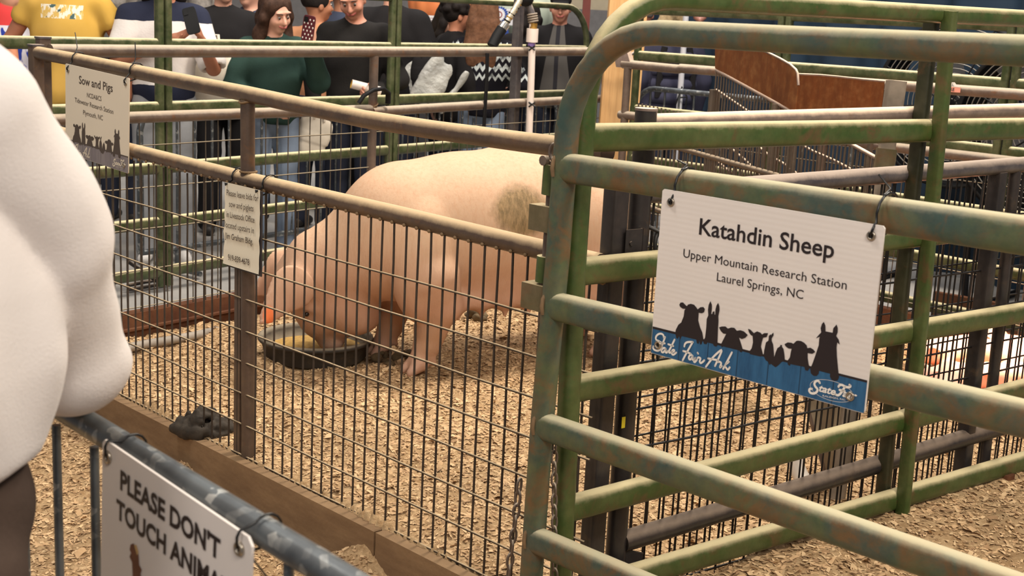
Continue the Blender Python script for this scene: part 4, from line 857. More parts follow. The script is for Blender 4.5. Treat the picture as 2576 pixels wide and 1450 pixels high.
o = part('creep_board', lambda m: m.box((-.45, -.02, -.02), (.55, .02, .14)), m_rustboard, None)
c = ground(2520, 845); o.location = (c[0] + .1, c[1] + .12, 0); o.rotation_euler = (0, 0, A1 + .1); tag(o, 'rust brown board standing on edge behind the piglets', 'board')

# ------------------------------------------------------------------ farrowing crate and steel post
CA = at(1803, 172, 6.9); CB = at(2215, 560, 5.3)
ca = math.atan2(CB[1] - CA[1], CB[0] - CA[0]); CL = math.hypot(CB[0] - CA[0], CB[1] - CA[1])
CR = thing('farrowing_crate', 'grey wire crate with a bent rusty sheet along its top', 'crate', (CA[0], CA[1], 0), ca)
ztop = lambda u: 1.300 + (1.02 - 1.300) * u
def cloc(px, py):
    """point of the crate's side plane shown at a pixel, as (x, z) in the crate's own axes"""
    d = FW + RV * ((px - 1288) / FPX) - UV * ((py - 725) / FPX); n = np.array([-math.sin(ca), math.cos(ca), 0])
    t = ((np.array([CA[0], CA[1], 0]) - np.array([0, 0, CAMH])) @ n) / (d @ n); P = np.array([0, 0, CAMH]) + d * t
    return ((P[0] - CA[0]) * math.cos(ca) + (P[1] - CA[1]) * math.sin(ca), P[2])
m_crate = painted('crate_wire', lin(92, 80, 68), lin(76, 66, 58), lin(100, 76, 54), .2, lin(170, 150, 124), .6, .5)
nb = 52
for i in range(nb):
    u = i / (nb - 1); m = M(); x0 = u * CL; m.tube([(x0, 0, .05), (x0, 0, ztop(u))], .0042, 5, side=(0, 1, 0)); m.build('bar', m_crate, CR)
bb = M(); bb.tube([(0, 0, .05), (0, 0, 1.12)], .0045, 5, side=(0, 1, 0)); bb = bb.mesh('bar'); bb.materials.append(m_crate)
for i in range(34): put('bar', bb, CR, (CL * i / 33, -.42, 0))
rods = [[(1799, 226), (1840, 254), (1884, 284)], [(1776, 392), (1806, 410), (1836, 435)], [(1829, 368), (1870, 402), (1915, 446)], [(1902, 366), (1932, 392), (1965, 410), (2005, 440)], [(2008, 361), (2040, 380), (2095, 404), (2140, 428)], [(2196, 356), (2212, 362)]]
for rd in rods: rail('rod', [(cloc(*q)[0], .008, cloc(*q)[1]) for q in rd], .006, m_palepipe, CR)
rail('top_rod', [(0, 0, ztop(0)), (CL, 0, ztop(1))], .009, m_palepipe, CR)
for z in (.95, .62, .3): rail('back_rail', [(0, -.42, z), (CL, -.42, z)], .012, m_crate, CR)
for q in ((0, 0), (CL * .42, 0), (CL, 0)): rail('corner_post', [(q[0], q[1], 0), (q[0], q[1], min(ztop(q[0] / CL), 1.2))], oval(.055, .03, 12, 5), m_crate, CR)
pa = [cloc(*q) for q in [(1803, 120), (1803, 172), (1845, 194), (1900, 224), (1955, 254), (2004, 282), (2012, 215), (2010, 185), (2006, 176), (1992, 163), (1968, 149), (1930, 130), (1905, 112), (1860, 108)]]
part('rusty_sheet', lambda m: m.prism(pa, -.010, -.004), m_rustplate, CR)
rail('sheet_edge', [(p[0], -.007, p[1]) for p in pa[6:]], .006, m_palepipe, CR)
xe, ze = cloc(2008, 200); Pe = np.array(w2((CA[0], CA[1]), ca, xe, -.006)) + np.array([0, 0, 0])
Pr = at(2222, 240, Pe[1] + .22); sa_ = math.atan2(Pr[1] - Pe[1], Pr[0] - Pe[0]); sl = math.hypot(Pr[0] - Pe[0], Pr[1] - Pe[1])
RS = thing('rusty_sheet', 'broad rusty brown steel sheet standing across the top of the wire crate', 'sheet', (Pe[0], Pe[1], 0), sa_)
zt = at(2008, 187, Pe[1])[2]; zr_ = at(2222, 205, Pr[1])[2]; zb_ = at(2010, 300, Pe[1])[2]
part('sheet', lambda m: m.prism([(0, zb_), (0, zt), (sl * .25, zt - .001), (sl * .45, zt - .006), (sl * .75, zr_ + .006), (sl, zr_), (sl * 1.0, zr_ - .09), (sl * .985, zb_ - .02)], 0, .007), m_rustplate, RS)
rail('rim', [(0, .003, zt), (sl * .25, .003, zt - .001), (sl * .45, .003, zt - .006), (sl * .75, .003, zr_ + .006), (sl, .003, zr_)], .0055, m_palepipe, RS)
part('leg', lambda m: (m.box((.01, .0, .0), (.03, .02, zb_ + .05)),), m_crate, RS); part('leg', lambda m: (m.box((sl - .04, .008, .0), (sl - .02, .028, zb_ + .05)),), m_crate, RS)
tp = at(2255, 204, 4.30); o_ = thing('steel_post', 'grey dusty steel post with a flared tube clamp inside the pen', 'post', (1.13, 4.20, 0))
V0 = np.array([0, 0, -.05]); V1 = np.array([tp[0] - 1.13, tp[1] - 4.20, tp[2]])
lp = lambda z: tuple(V0 + (V1 - V0) * ((z + .05) / (V1[2] + .05)))
m_postgrey = plain('dusty_grey_steel', lin(134, 122, 108), .7, .3, 14)
part('shaft', lambda m: (m.tube([lp(-.05), lp(V1[2] - .02)], oval(.050, .046, 16, 6)),), m_postgrey, o_)
part('head', lambda m: (m.tube([lp(V1[2] - .11), lp(V1[2] - .06), lp(V1[2])], oval(.060, .056, 16, 6)),), m_postgrey, o_)
part('tube_clamp', lambda m: (m.tube([lp(1.07), lp(1.17)], circle(.034, 16)),), m_hinge, o_)
o = thing('panel_board', 'pale weathered board leaning against the steel post, low down', 'board', (1.10, 4.30, 0), .5)
part('board', lambda m: m.add([(-.20, .02, .52), (-.19, .0, .52), (.02, .0, .0), (.10, .02, .0), (.10, .02, .50), (-.19, .02, .53)], [(0, 1, 2, 3, 4, 5)], False), plain('pale_board', lin(172, 156, 132), .8, .15), o)
rail('pale_edge', [(-.20, .0, .53), (.03, .0, .0)], .007, m_palepipe, o)
o = part('white_pipe', lambda m: m.tube([ground(2040, 1240, .01), ground(2010, 1190, .05), ground(1996, 1150, .10)], .028, 12), plain('white_pvc', lin(216, 206, 194), .5, .08), None)
tag(o, 'short white plastic pipe standing in the bedding by the steel post', 'pipe')

# chains
def chain(name, label, pts, r=.0034, ll=.030, loc=(0, 0, 0), mat=None, taut=True):
    t = thing(name, label, 'chain', loc); m = M()
    m.tube([(.0, (.0075) * math.cos(a), (ll * .5) * math.sin(a) * (1 if True else 0)) for a in np.linspace(0, 2 * PI, 13)[:-1]], r, 6, closed=True); me = m.mesh('link'); me.materials.append(mat or m_backpipe)
    P = [np.array(p, float) for p in pts]; seg = [np.linalg.norm(P[i + 1] - P[i]) for i in range(len(P) - 1)]; tot = sum(seg); n = max(2, int(tot / (ll * .78)))
    for i in range(n + 1):
        d = tot * i / n; k = 0
        while k < len(seg) - 1 and d > seg[k]: d -= seg[k]; k += 1
        p = P[k] + (P[k + 1] - P[k]) * (d / seg[k]); T = Vector(P[k + 1] - P[k]).normalized()
        o = put('link', me, t, p); o.rotation_euler = (T.to_track_quat('Z', 'X').to_matrix() @ Matrix.Rotation(PI / 2 * (i % 2) + .5, 3, 'Z')).to_euler()
    return t
def g1p(x, y, z): return np.array(w2(OG1, A1, x, y)) + np.array([0, 0, z])
chain('chain', 'rusty chain hanging outside the hinge post of the blue-green gate', [g1p(-.082, -.01, .42), g1p(-.085, -.012, .36), g1p(-.098, -.012, .22), g1p(-.108, -.012, .12)], .0036, .040)
chain('chain', 'thin dark chain hanging between the gate post and the panel post', [g1p(-.010, .028, .56), g1p(.0, .030, .40), g1p(.010, .034, .24), g1p(.018, .04, .10)], .003, .034)
m_ironchain = plain('dark_iron', lin(62, 60, 58), .45, .2, 30, .4)
hk = np.array(w2(OF4, A2, .115, -.03))
HK = thing('snap_hook', 'dark steel snap hook and chain knot hanging beside the black pipe post', 'hook', (hk[0], hk[1], 0))
part('hook', lambda m: m.tube([(.016 * math.cos(a), 0, .985 + .036 * math.sin(a)) for a in np.linspace(0, 2 * PI, 15)[:-1]], .0065, 8, closed=True), m_ironchain, HK)
part('hook', lambda m: m.tube([(-.018 + .012 * math.cos(a), .012 + .012 * math.cos(a), .99 + .030 * math.sin(a)) for a in np.linspace(0, 2 * PI, 15)[:-1]], .006, 8, closed=True), m_ironchain, HK)
part('shackle', lambda m: m.tube([(-.05, .01, 1.03), (-.02, 0, 1.02), (.0, 0, .99)], .006, 8), m_ironchain, HK)
chain('chain', 'dark chain hanging from the snap hook beside the black pipe post', [(hk[0], hk[1], .95), (hk[0] + .004, hk[1], .86), (hk[0] - .01, hk[1], .72), (hk[0] + .0, hk[1], .62)], .0034, .030, (0, 0, 0), m_ironchain)
o = part('wire_eye', lambda m: m.tube([w2(OF4, A2, -.075 + .016 * math.cos(a), -.01, .925 + .026 * math.sin(a)) for a in np.linspace(.4, 2 * PI - .6, 12)], .0042, 6), m_weld, None)
tag(o, 'bent wire eye sticking out of the dark square post above the green rail', 'wire')

# white water pipe with hose at the rear fence
pv = [at(1331, 338, 8.10), at(1336, 200, 8.10), at(1340, 60, 8.085)]; pv[0] = pv[0] + (pv[0] - pv[1]) * .9
WP = thing('water_pipe', 'white plastic water pipe tied upright to the rear fence, with taped hose end', 'pipe', (0, 0, 0))
m_pvc = plain('white_pvc_pipe', lin(228, 214, 204), .4, .05)
part('riser', lambda m: m.tube([tuple(p) for p in pv], .0215, 14), m_pvc, WP)
part('coupling', lambda m: m.tube([at(1338, 106, 8.088), at(1340, 72, 8.085)], .036, 14), m_pvc, WP)
part('purple_ring', lambda m: m.tube([at(1337, 116, 8.09), at(1338, 107, 8.088)], .023, 14), plain('purple_primer', lin(140, 118, 190), .5, .1), WP)
part('brass_fitting', lambda m: m.tube([at(1341, 72, 8.085), at(1342, 58, 8.085)], .024, 12), plain('brass', lin(170, 130, 60), .4, .3, 40, .6), WP)
hs = [at(1342, 58, 8.085), at(1339, 36, 8.085), at(1331, 16, 8.085), at(1322, 2, 8.085)]
part('hose', lambda m: m.tube(hs, .021, 12), m_greypipe, WP)
for k in range(4): part('hose_coil', lambda m: (lambda c: m.tube([(c[0] + .027 * math.cos(a), c[1] + .027 * math.sin(a), c[2] + .006 * math.cos(a)) for a in np.linspace(0, 2 * PI, 13)[:-1]], .006, 6, closed=True))(at(1341.5 - k * .9, 54 - k * 6, 8.085)), m_postgrey, WP)
part('valve', lambda m: m.sphere(at(1322, -2, 8.07), (.05, .04, .045)), m_blackplastic, WP)
part('spray_pipe', lambda m: m.tube([at(1312, -6, 8.055), at(1292, 28, 8.01), at(1268, 66, 7.97)], .019, 12), plain('chromed_pipe', lin(190, 180, 160), .3, .4, 50, .5), WP)
for k in range(7): part('tape_band', lambda m: m.tube([at(1305 - k * 5.6, 8 + k * 8.6, 8.04 - k * .012), at(1305 - k * 5.6 - 1.8, 8 + k * 8.6 + 3, 8.04 - k * .012)], .0225, 10), m_blackplastic if k % 2 else plain('brass_tape', lin(150, 116, 50), .5, .2), WP)
part('chrome_nut', lambda m: m.tube([at(1271, 61, 7.97), at(1262, 74, 7.955)], .031, 8), plain('chrome', lin(210, 206, 200), .2, .1, 40, .9), WP)
part('rubber_sleeve', lambda m: m.tube([at(1263, 72, 7.955), at(1250, 92, 7.94), at(1238, 116, 7.92)], .033, 14), m_blackplastic, WP)
for yy in (121, 263): part('cable_tie', lambda m: (m.tube([at(1330, yy - 6, 8.075), at(1346, yy + 5, 8.07)], .0055, 6), m.tube([at(1330, yy + 6, 8.075), at(1346, yy - 5, 8.07)], .0055, 6), m.tube([at(1328, yy - 9, 8.2), at(1328, yy + 9, 8.2)], .012, 6)), m_zip, WP)

# ------------------------------------------------------------------ people
SKIN = {'fair': plain('fair_skin', lin(214, 160, 136), .55, .05, 8), 'warm': plain('warm_skin', lin(178, 118, 90), .55, .06, 8), 'ruddy': plain('ruddy_skin', lin(206, 144, 120), .55, .08, 8), 'tan': plain('tan_skin', lin(172, 116, 86), .55, .06, 8)}
HAIRM = {'brown': plain('brown_hair', lin(66, 46, 36), .7, .35, 40, 0, .5, 120, .2), 'dark': plain('dark_hair', lin(30, 24, 22), .7, .3, 40, 0, .5, 120, .2), 'auburn': plain('auburn_hair', lin(100, 68, 48), .7, .3, 40, 0, .5, 120, .2), 'fair': plain('fair_hair', lin(150, 130, 98), .7, .35, 40, 0, .5, 120, .2), 'grey': plain('grey_hair', lin(128, 122, 116), .7, .3, 40, 0, .5, 120, .2)}
def cloth(name, c, var=.12, bump=.25): return plain(name, lin(*c), .85, var, 9, 0, bump, 90, .2)
m_jean = cloth('pale_blue_denim', (120, 134, 154)); m_jeandark = cloth('dark_denim', (44, 48, 62)); m_blackcloth = cloth('black_cloth', (28, 26, 27)); m_greycloth = cloth('grey_cloth', (96, 96, 98)); m_jeangrey = cloth('washed_grey_denim', (150, 152, 156))
m_shoe = plain('white_sneaker', lin(214, 210, 206), .6, .08); m_shoedark = plain('dark_shoe', lin(40, 36, 34), .6, .1)
m_lip = plain('lips', lin(168, 86, 80), .5, 0); m_brow = plain('eyebrow_hair', lin(52, 38, 32), .7, 0); m_teeth = plain('eye_white', lin(190, 178, 170), .4, 0); m_iris = plain('iris', lin(46, 34, 28), .2, 0)
def rot_head(yaw, pitch, roll=0.):
    Rm = Matrix.Rotation(math.radians(yaw), 3, 'Z') @ Matrix.Rotation(math.radians(roll), 3, 'Y') @ Matrix.Rotation(math.radians(pitch), 3, 'X'); piv = np.array([0, .005, 1.50]); Rn = np.array(Rm)
    return (lambda p: piv + Rn @ (np.array(p, float) - piv)), Rn
def hand_prims(s, wrist, tip, nrm, curl, thumb_side):
    """palm, four fingers of different length with a knuckle bend, and a thumb from the side of the palm"""
    w_ = np.array(wrist, float); d = np.array(tip, float) - w_; d /= np.linalg.norm(d); n = np.array(nrm, float); n -= d * (n @ d); n /= np.linalg.norm(n); a = np.cross(d, n) * thumb_side
    s.ell(w_ + d * .048, (.050, .040, .017), .02, np.stack([d, a, n], 1))
    for i, L_ in enumerate((.068, .078, .074, .058)):
        o = (1.5 - i) * .0195; k = w_ + d * .088 + a * o; b1 = k + (d * math.cos(curl * .7) + n * math.sin(curl * .7)) * L_ * .55; e = b1 + (d * math.cos(curl * 1.7) + n * math.sin(curl * 1.7)) * L_ * .5
        s.cone(k - d * .02, b1, .0098, .0088, .006).cone(b1, e, .0088, .0074, .005)
    t0 = w_ + d * .028 + a * .032; t1 = t0 + d * .032 + a * .024 + n * .012; s.cone(t0, t1, .0125, .0105, .01).cone(t1, t1 + d * .032 + a * .002 + n * .014 * (1 + curl), .0100, .008, .006)
def person(label, px, Y, h, yaw, top, trousers, skin='fair', hair=('short', 'brown'), armR=None, armL=None, head=(0, 0, 0), sleeve=1., coat=0., hem=.90, shoes=None, handR=None, handL=None, extra=None, seed=0, build=1., py=60, stoop=0., legs=True, fold=.007, z=-.012, zs=None):
    """person facing -Y before yaw; arms are (elbow, wrist) in body axes for a 1.75 m figure; skin only where the clothes end"""
    k = h / 1.75; X = at(px, py, Y)[0]; hl, Rn = rot_head(*head); ST = np.array([0, -stoop, 0])
    sp = lambda p: (np.array(p, float) + (ST * max(0., (p[2] - .95) / .5) if stoop else 0)) * k
    hp = lambda p: (hl(p) + ST * 1.1) * k
    t = thing('person', label, 'person', (X, Y, z), math.radians(yaw))
    armR = armR or ((-.265, .03, 1.15), (-.265, -.06, .91)); armL = armL or ((.265, .03, 1.15), (.265, -.06, .91))
    b_ = SDF()
    b_.ell(hp((0, .012, 1.645)), np.array((.074, .094, .098)) * k, .02, Rn); b_.ell(hp((0, -.025, 1.60)), np.array((.063, .075, .085)) * k, .03, Rn)
    b_.cone(hp((0, -.045, 1.575)), hp((0, -.066, 1.540)), .050 * k, .026 * k, .03)
    b_.cone(hp((0, -.098, 1.632)), hp((0, -.119, 1.600)), .009 * k, .0125 * k, .012); b_.ell(hp((0, -.106, 1.596)), np.array((.018, .012, .009)) * k, .008, Rn)
    for sx in (-1, 1):
        b_.ell(hp((sx * .076, .012, 1.607)), np.array((.010, .020, .031)) * k, .008, Rn)
        b_.ell(hp((sx * .033, -.098, 1.634)), np.array((.019, .013, .012)) * k, .012, Rn, True)
        b_.ell(hp((sx * .030, -.084, 1.662)), np.array((.030, .014, .009)) * k, .012, Rn); b_.ell(hp((sx * .042, -.066, 1.598)), np.array((.024, .026, .024)) * k, .02, Rn)
    b_.ell(hp((0, -.098, 1.566)), np.array((.026, .012, .010)) * k, .010, Rn)
    b_.cone(sp((0, .015, 1.42)), hp((0, .01, 1.56)), .060 * k, .053 * k, .03)
    b_.chain([sp((-.15, .01, 1.40)), sp((0, .01, 1.42)), sp((.15, .01, 1.40))], [.05 * k] * 3, .04); b_.cone(sp((0, .01, 1.36)), sp((0, .01, .98)), .105 * k, .10 * k, .05, sc=(1.15, .8, 1))
    for sx, (el, wr), hd in ((-1, armR, handR), (1, armL, handL)):
        b_.chain([sp((sx * .175, .01, 1.385)), sp(el), sp(wr)], [.047 * k, .038 * k, .027 * k], .02)
        hd = hd or ((np.array(wr) + (np.array(wr) - np.array(el)) * .3).tolist(), (-sx * 1., -.2, 0.), .45, -sx)
        hand_prims(b_, sp(wr), sp(hd[0]), hd[1], hd[2], hd[3])
    link('body', b_.mesh('body', .0072), SKIN[skin], t)
    # clothes
    g = SDF(); cw = coat
    g.ell(sp((0, .01, 1.27)), ((.178 * build + cw) * k, (.118 * build + cw) * k, .20 * k), .08)
    g.cone(sp((0, .0, 1.16)), sp((0, .0, hem + .07)), (.135 * build + cw) * k, (.142 * build + cw * 1.1) * k, .08, sc=(1.12, .82, 1))
    g.chain([sp((-.155, .01, 1.385)), sp((0, .012, 1.415)), sp((.155, .01, 1.385))], [(.064 + cw * .6) * k, (.068 + cw * .5) * k, (.064 + cw * .6) * k], .05)
    g.cone(sp((0, .014, 1.42)), sp((0, .010, 1.462)), .072 * k, .064 * k, .02)
    for sx, (el, wr) in ((-1, armR), (1, armL)):
        e, wv = np.array(el, float), np.array(wr, float); sh_ = np.array((sx * .175, .01, 1.385))
        if sleeve >= 1: g.chain([sp(sh_), sp(e), sp(e + (wv - e) * .93)], [(.066 + cw * .6) * k, (.056 + cw * .6) * k, (.044 + cw * .4) * k], .03)
        else: g.cone(sp(sh_), sp(sh_ + (e - sh_) * sleeve), (.068 + cw) * k, (.068 + cw) * k, .03)
    for q in ((0, .0, hem - .12),): g.ell(sp(q), (.3 * k, .3 * k, .125 * k), .01, None, True)
    for sx, (el, wr) in ((-1, armR), (1, armL)):
        if sleeve < 1:
            e = np.array(el, float); sh_ = np.array((sx * .175, .01, 1.385)); d = (e - sh_) / np.linalg.norm(e - sh_); c_ = sh_ + (e - sh_) * (sleeve + .0) + d * .115; g.cone(sp(c_), sp(c_ + d * .02), .095 * k, .095 * k, .008, True)
    g.cone(sp((0, .0, 1.475)), hp((0, -.0, 1.56)), .052 * k, .052 * k, .008, True)
    link('top', g.mesh('top', .0095, folds(fold, 14, seed + 1)), top, t)
    if legs:
        q = SDF(); q.ell(sp((0, .005, .93)), (.165 * k, .118 * k, .11 * k), .05)
        for sx in (-1, 1): q.chain([(sx * .085 * k, 0, .90 * k), (sx * .095 * k, -.012 * k, .50 * k), (sx * .10 * k, .01 * k, .075 * k)], [.098 * k, .072 * k, .062 * k], .02)
        link('trousers', q.mesh('trousers', .0115, folds(.005, 12, seed + 2)), trousers, t)
        for sx in (-1, 1):
            q = SDF(); q.cone((sx * .10 * k, .045, .04), (sx * .115 * k, -.12, .034), .038, .034, .02, sc=(1.1, 1, 1)); q.ell((sx * .11 * k, -.04, -.03), (.2, .3, .03), .005, None, True); link('shoe', q.mesh('shoe', .009), shoes or m_shoedark, t)
    # face parts
    for sx in (-1, 1):
        part('eye', lambda m: m.sphere(hp((sx * .032, -.087, 1.633)), .0092 * k, 8, 6), m_teeth, t)
        part('iris', lambda m: m.sphere(hp((sx * .032 + .001, -.0925, 1.630)), .0076 * k, 8, 5), m_iris, t)
        part('eyebrow', lambda m: m.tube([hp((sx * .016, -.098, 1.657)), hp((sx * .034, -.099, 1.661)), hp((sx * .052, -.086, 1.657))], .0034 * k, 6), m_brow, t)
    part('lips', lambda m: m.tube([hp((-.030, -.092, 1.577)), hp((-.014, -.108, 1.568)), hp((.014, -.108, 1.568)), hp((.030, -.092, 1.577))], circle(.0056 * k, 8)), m_lip, t)
    st, hc = hair; H = SDF()
    if st == 'cap':
        H.ell(hp((0, .015, 1.675)), np.array((.084, .105, .078)) * k, .02, Rn); H.ell(hp((0, -.10, 1.672)), np.array((.066, .075, .010)) * k, .02, Rn); H.ell(hp((0, -.04, 1.600)), np.array((.3, .3, .052)) * k, .01, Rn, True)
        link('cap', H.mesh('cap', .0075), m_blackcloth, t)
        part('sunglasses', lambda m: (m.tube([hp((-.052, -.088, 1.640)), hp((-.012, -.106, 1.640))], oval(.016, .034, 12), side=tuple(Rn @ np.array([0, 1., 0]))), m.tube([hp((.012, -.106, 1.640)), hp((.052, -.088, 1.640))], oval(.016, .034, 12), side=tuple(Rn @ np.array([0, 1., 0]))), m.tube([hp((-.07, -.02, 1.645)), hp((-.052, -.09, 1.646)), hp((.052, -.09, 1.646)), hp((.07, -.02, 1.645))], .004, 6)), m_blackplastic, t)
    elif st != 'none':
        H.ell(hp((0, .022, 1.658)), np.array((.086, .106, .104)) * k, .02, Rn)
        if st == 'long':
            for sx in (-1, 1):
                H.chain([hp((sx * .062, .0, 1.69)), hp((sx * .092, -.005, 1.60)), hp((sx * .100, .01, 1.50)), sp((sx * .115, -.02, 1.38)), sp((sx * .11, -.06, 1.27))], [.040 * k, .036 * k, .040 * k, .042 * k, .020 * k], .03)
            H.chain([hp((0, .06, 1.66)), hp((0, .095, 1.55)), sp((0, .10, 1.42)), sp((0, .11, 1.30))], [.075 * k, .065 * k, .065 * k, .03 * k], .04)
        if st == 'verylong':
            for ox in (-.075, -.04, 0, .04, .075): H.chain([hp((ox * .8, .05, 1.70)), hp((ox * 1.1, .09, 1.58)), sp((ox * 1.2, .115, 1.42)), sp((ox * 1.15, .125, 1.27))], [.050 * k, .046 * k, .044 * k, .026 * k], .02)
        if st == 'bob':
            for sx in (-1, 1): H.chain([hp((sx * .06, .0, 1.69)), hp((sx * .088, .0, 1.60)), hp((sx * .088, .01, 1.50)), hp((sx * .08, .02, 1.44))], [.036 * k, .032 * k, .032 * k, .018 * k], .03)
            H.chain([hp((0, .06, 1.66)), hp((0, .085, 1.55)), hp((0, .07, 1.45))], [.07 * k, .06 * k, .04 * k], .04)
        if st == 'curly':
            r = random.Random(seed)
            for i in range(30): a, e_ = r.uniform(0, 2 * PI), r.uniform(.0, 1.2); H.ell(hp((.085 * math.cos(a) * math.cos(e_), .03 + .10 * math.sin(a) * math.cos(e_), 1.65 + .1 * math.sin(e_))), [.034 * k] * 3, .01)
        H.ell(hp((0, -.105, 1.600)), np.array((.060, .085, .104)) * k, .012, Rn, True)
        if st in ('short',): H.ell(hp((0, -.01, 1.50)), np.array((.2, .2, .105)) * k, .015, Rn, True)
        link('hair', H.mesh('hair', .0078, folds(.004, 40, seed + 5)), HAIRM[hc], t)
    if extra: extra(t, sp, hp)
    return t
# garment prints
b = NB('yellow_tee'); x = b.xyz(); base = b.mix(b.rng(b.noise(5, 4), .3, .7), lin(196, 156, 70), lin(206, 166, 84))
inb = b.math('MULTIPLY', b.math('MULTIPLY', b.math('GREATER_THAN', x[0], -.115), b.math('LESS_THAN', x[0], .115)), b.math('MULTIPLY', b.math('MULTIPLY', b.math('GREATER_THAN', x[2], 1.395), b.math('LESS_THAN', x[2], 1.472)), b.math('LESS_THAN', x[1], -.05)))
prt = b.mix(b.rng(b.noise(38, 4, .6, sc=(1.6, .2, .7)), .49, .53), lin(206, 172, 96), lin(226, 218, 200)); prt = b.mix(b.rng(b.noise(30, 3, .5, sc=(1, .2, 1)), .58, .62), prt, lin(70, 96, 98))
b.col(b.mix(inb, base, prt)); b.rough(.85, 0., .2); m_tee = b.m
b = NB('navy_white_sweater'); x = b.xyz(); wob = b.math('ADD', x[2], b.math('MULTIPLY', b.math('SUBTRACT', b.noise(7, 3), .5), .03))
band = b.math('MULTIPLY', b.math('LESS_THAN', wob, 1.405), b.math('GREATER_THAN', wob, 1.045)); cuff = b.math('MULTIPLY', b.math('LESS_THAN', x[2], 1.255), b.math('LESS_THAN', x[0], -.20))
b.col(b.mix(b.math('SUBTRACT', band, b.math('MULTIPLY', cuff, band)), lin(38, 42, 60), lin(220, 214, 210))); b.rough(.9, 0., .2); b.bump(b.noise(90, 4), .3, .004); m_block = b.m
b = NB('patterned_knit'); x = b.xyz(); zz = b.math('ADD', x[2], b.math('MULTIPLY', b.math('PINGPONG', x[0], .022), 1.5)); fr_ = b.math('PINGPONG', b.math('SUBTRACT', zz, 1.0), .036)
yo = b.math('MULTIPLY', b.math('GREATER_THAN', zz, 1.10), b.math('LESS_THAN', zz, 1.36)); b.col(b.mix(b.math('MULTIPLY', yo, b.math('MULTIPLY', b.rng(fr_, .016, .020), b.rng(b.noise(16, 3), .3, .5))), lin(26, 25, 32), lin(196, 204, 204))); b.rough(.95, 0., .15); b.bump(b.noise(120, 3), .5, .005); m_knit = b.m
b = NB('blue_jersey'); x = b.xyz(); b.col(b.mix(b.math('GREATER_THAN', x[2], 1.32), b.mix(b.rng(b.noise(16, 2, .4, sc=(1.6, .3, .6)), .48, .52), lin(44, 62, 150), lin(210, 206, 214)), lin(204, 62, 62))); b.rough(.85, 0., .2); m_jersey = b.m
m_hoodie = cloth('dark_green_hoodie', (40, 62, 56)); m_blacksweat = cloth('black_sweater', (32, 30, 29)); m_tantop = cloth('tan_top', (190, 134, 98)); m_navypuff = cloth('navy_puffer', (56, 56, 74)); m_bluegrey = cloth('blue_grey_jacket', (62, 68, 86)); m_greyjkt = cloth('grey_jacket', (92, 90, 90)); m_beige = cloth('beige_jacket', (150, 142, 128)); m_tuft = cloth('shaggy_grey_coat', (104, 98, 94), .35, .6)

person('man in a yellow printed t-shirt standing behind the pen corner', 166, 7.62, 1.87, 6, m_tee, m_greycloth, 'warm', ('short', 'brown'), sleeve=.36, hem=.86, build=1.05, armR=((-.30, .02, 1.17), (-.22, -.20, 1.03)), armL=((.305, .03, 1.15), (.325, -.05, .91)), seed=1, fold=.009)
person('person in a navy and white block sweater looking at a phone with both hands', 412, 7.68, 1.80, 14, m_block, m_jeangrey, 'warm', ('bob', 'dark'), sleeve=.86, coat=.012, hem=.93, head=(10, 22, 0), armR=((-.25, -.06, 1.14), (.06, -.34, 1.285)), armL=((.27, -.12, 1.12), (.205, -.36, 1.275)), handR=((.16, -.40, 1.33), (.2, -.5, .6), .5, 1), handL=((.175, -.38, 1.37), (-1, -.1, .3), .6, 1), shoes=m_shoe, seed=2)
person('smiling long-haired woman in a dark green hoodie holding up a phone', 688, 8.02, 1.60, 26, m_hoodie, m_jean, 'fair', ('long', 'brown'), coat=.016, hem=.90, head=(18, 20, -6), armL=((.275, -.14, 1.19), (.16, -.34, 1.44)), handL=((.155, -.36, 1.53), (-.6, .5, .1), .55, -1), armR=((-.27, -.02, 1.13), (-.10, -.24, 1.03)), shoes=m_shoe, seed=3, fold=.010)
person('smiling man in a black crew-neck sweater looking down, rolled paper in hand', 893, 8.42, 1.73, 2, m_blacksweat, m_jeandark, 'ruddy', ('short', 'brown'), head=(-6, 30, -6), hem=.92, coat=.006, armR=((-.27, .0, 1.13), (-.24, -.12, .92)), armL=((.285, .0, 1.11), (.17, -.20, 1.045)), handL=((.10, -.24, 1.05), (-.2, -.8, -.2), .9, 1), seed=4)
person('person in a tan top turned away, behind the man in black', 795, 9.1, 1.66, 158, m_tantop, m_jeandark, 'tan', ('short', 'dark'), seed=5, head=(-30, 4, 0))
person('dark-haired girl in profile wearing a beige jacket near the pumpkins', 1122, 10.3, 1.58, 62, m_beige, m_jeandark, 'fair', ('bob', 'dark'), head=(0, 14, 0), seed=6)
person('person in a black coat with curly dark hair and a black backpack', 1150, 9.65, 1.63, 120, m_blackcloth, m_jeandark, 'warm', ('curly', 'dark'), coat=.035, hem=.82, seed=7, extra=lambda t, sp, hp: part('backpack', lambda m: m.sphere(sp((0, .21, 1.20)), (.15, .10, .22), 14, 10), m_blackcloth, t))
person('woman seen from behind with long auburn hair and a black and white patterned sweater', 1220, 9.5, 1.62, 172, m_knit, m_jean, 'fair', ('verylong', 'auburn'), coat=.022, hem=.88, armR=((-.30, -.04, 1.14), (-.2, -.25, 1.05)), armL=((.29, -.05, 1.14), (.2, -.28, 1.1)), seed=8)
b = NB('open_black_jacket'); x = b.xyz(); vv = b.math('ADD', .045, b.math('MULTIPLY', b.math('SUBTRACT', 1.45, x[2]), .16)); b.col(b.mix(b.math('MULTIPLY', b.math('LESS_THAN', b.math('ABSOLUTE', x[0]), vv), b.math('LESS_THAN', x[1], -.03)), lin(28, 26, 27), b.mix(b.math('LESS_THAN', b.math('ABSOLUTE', x[0]), .016), lin(88, 84, 80), lin(46, 44, 48)))); b.rough(.85, 0., .2); m_open = b.m
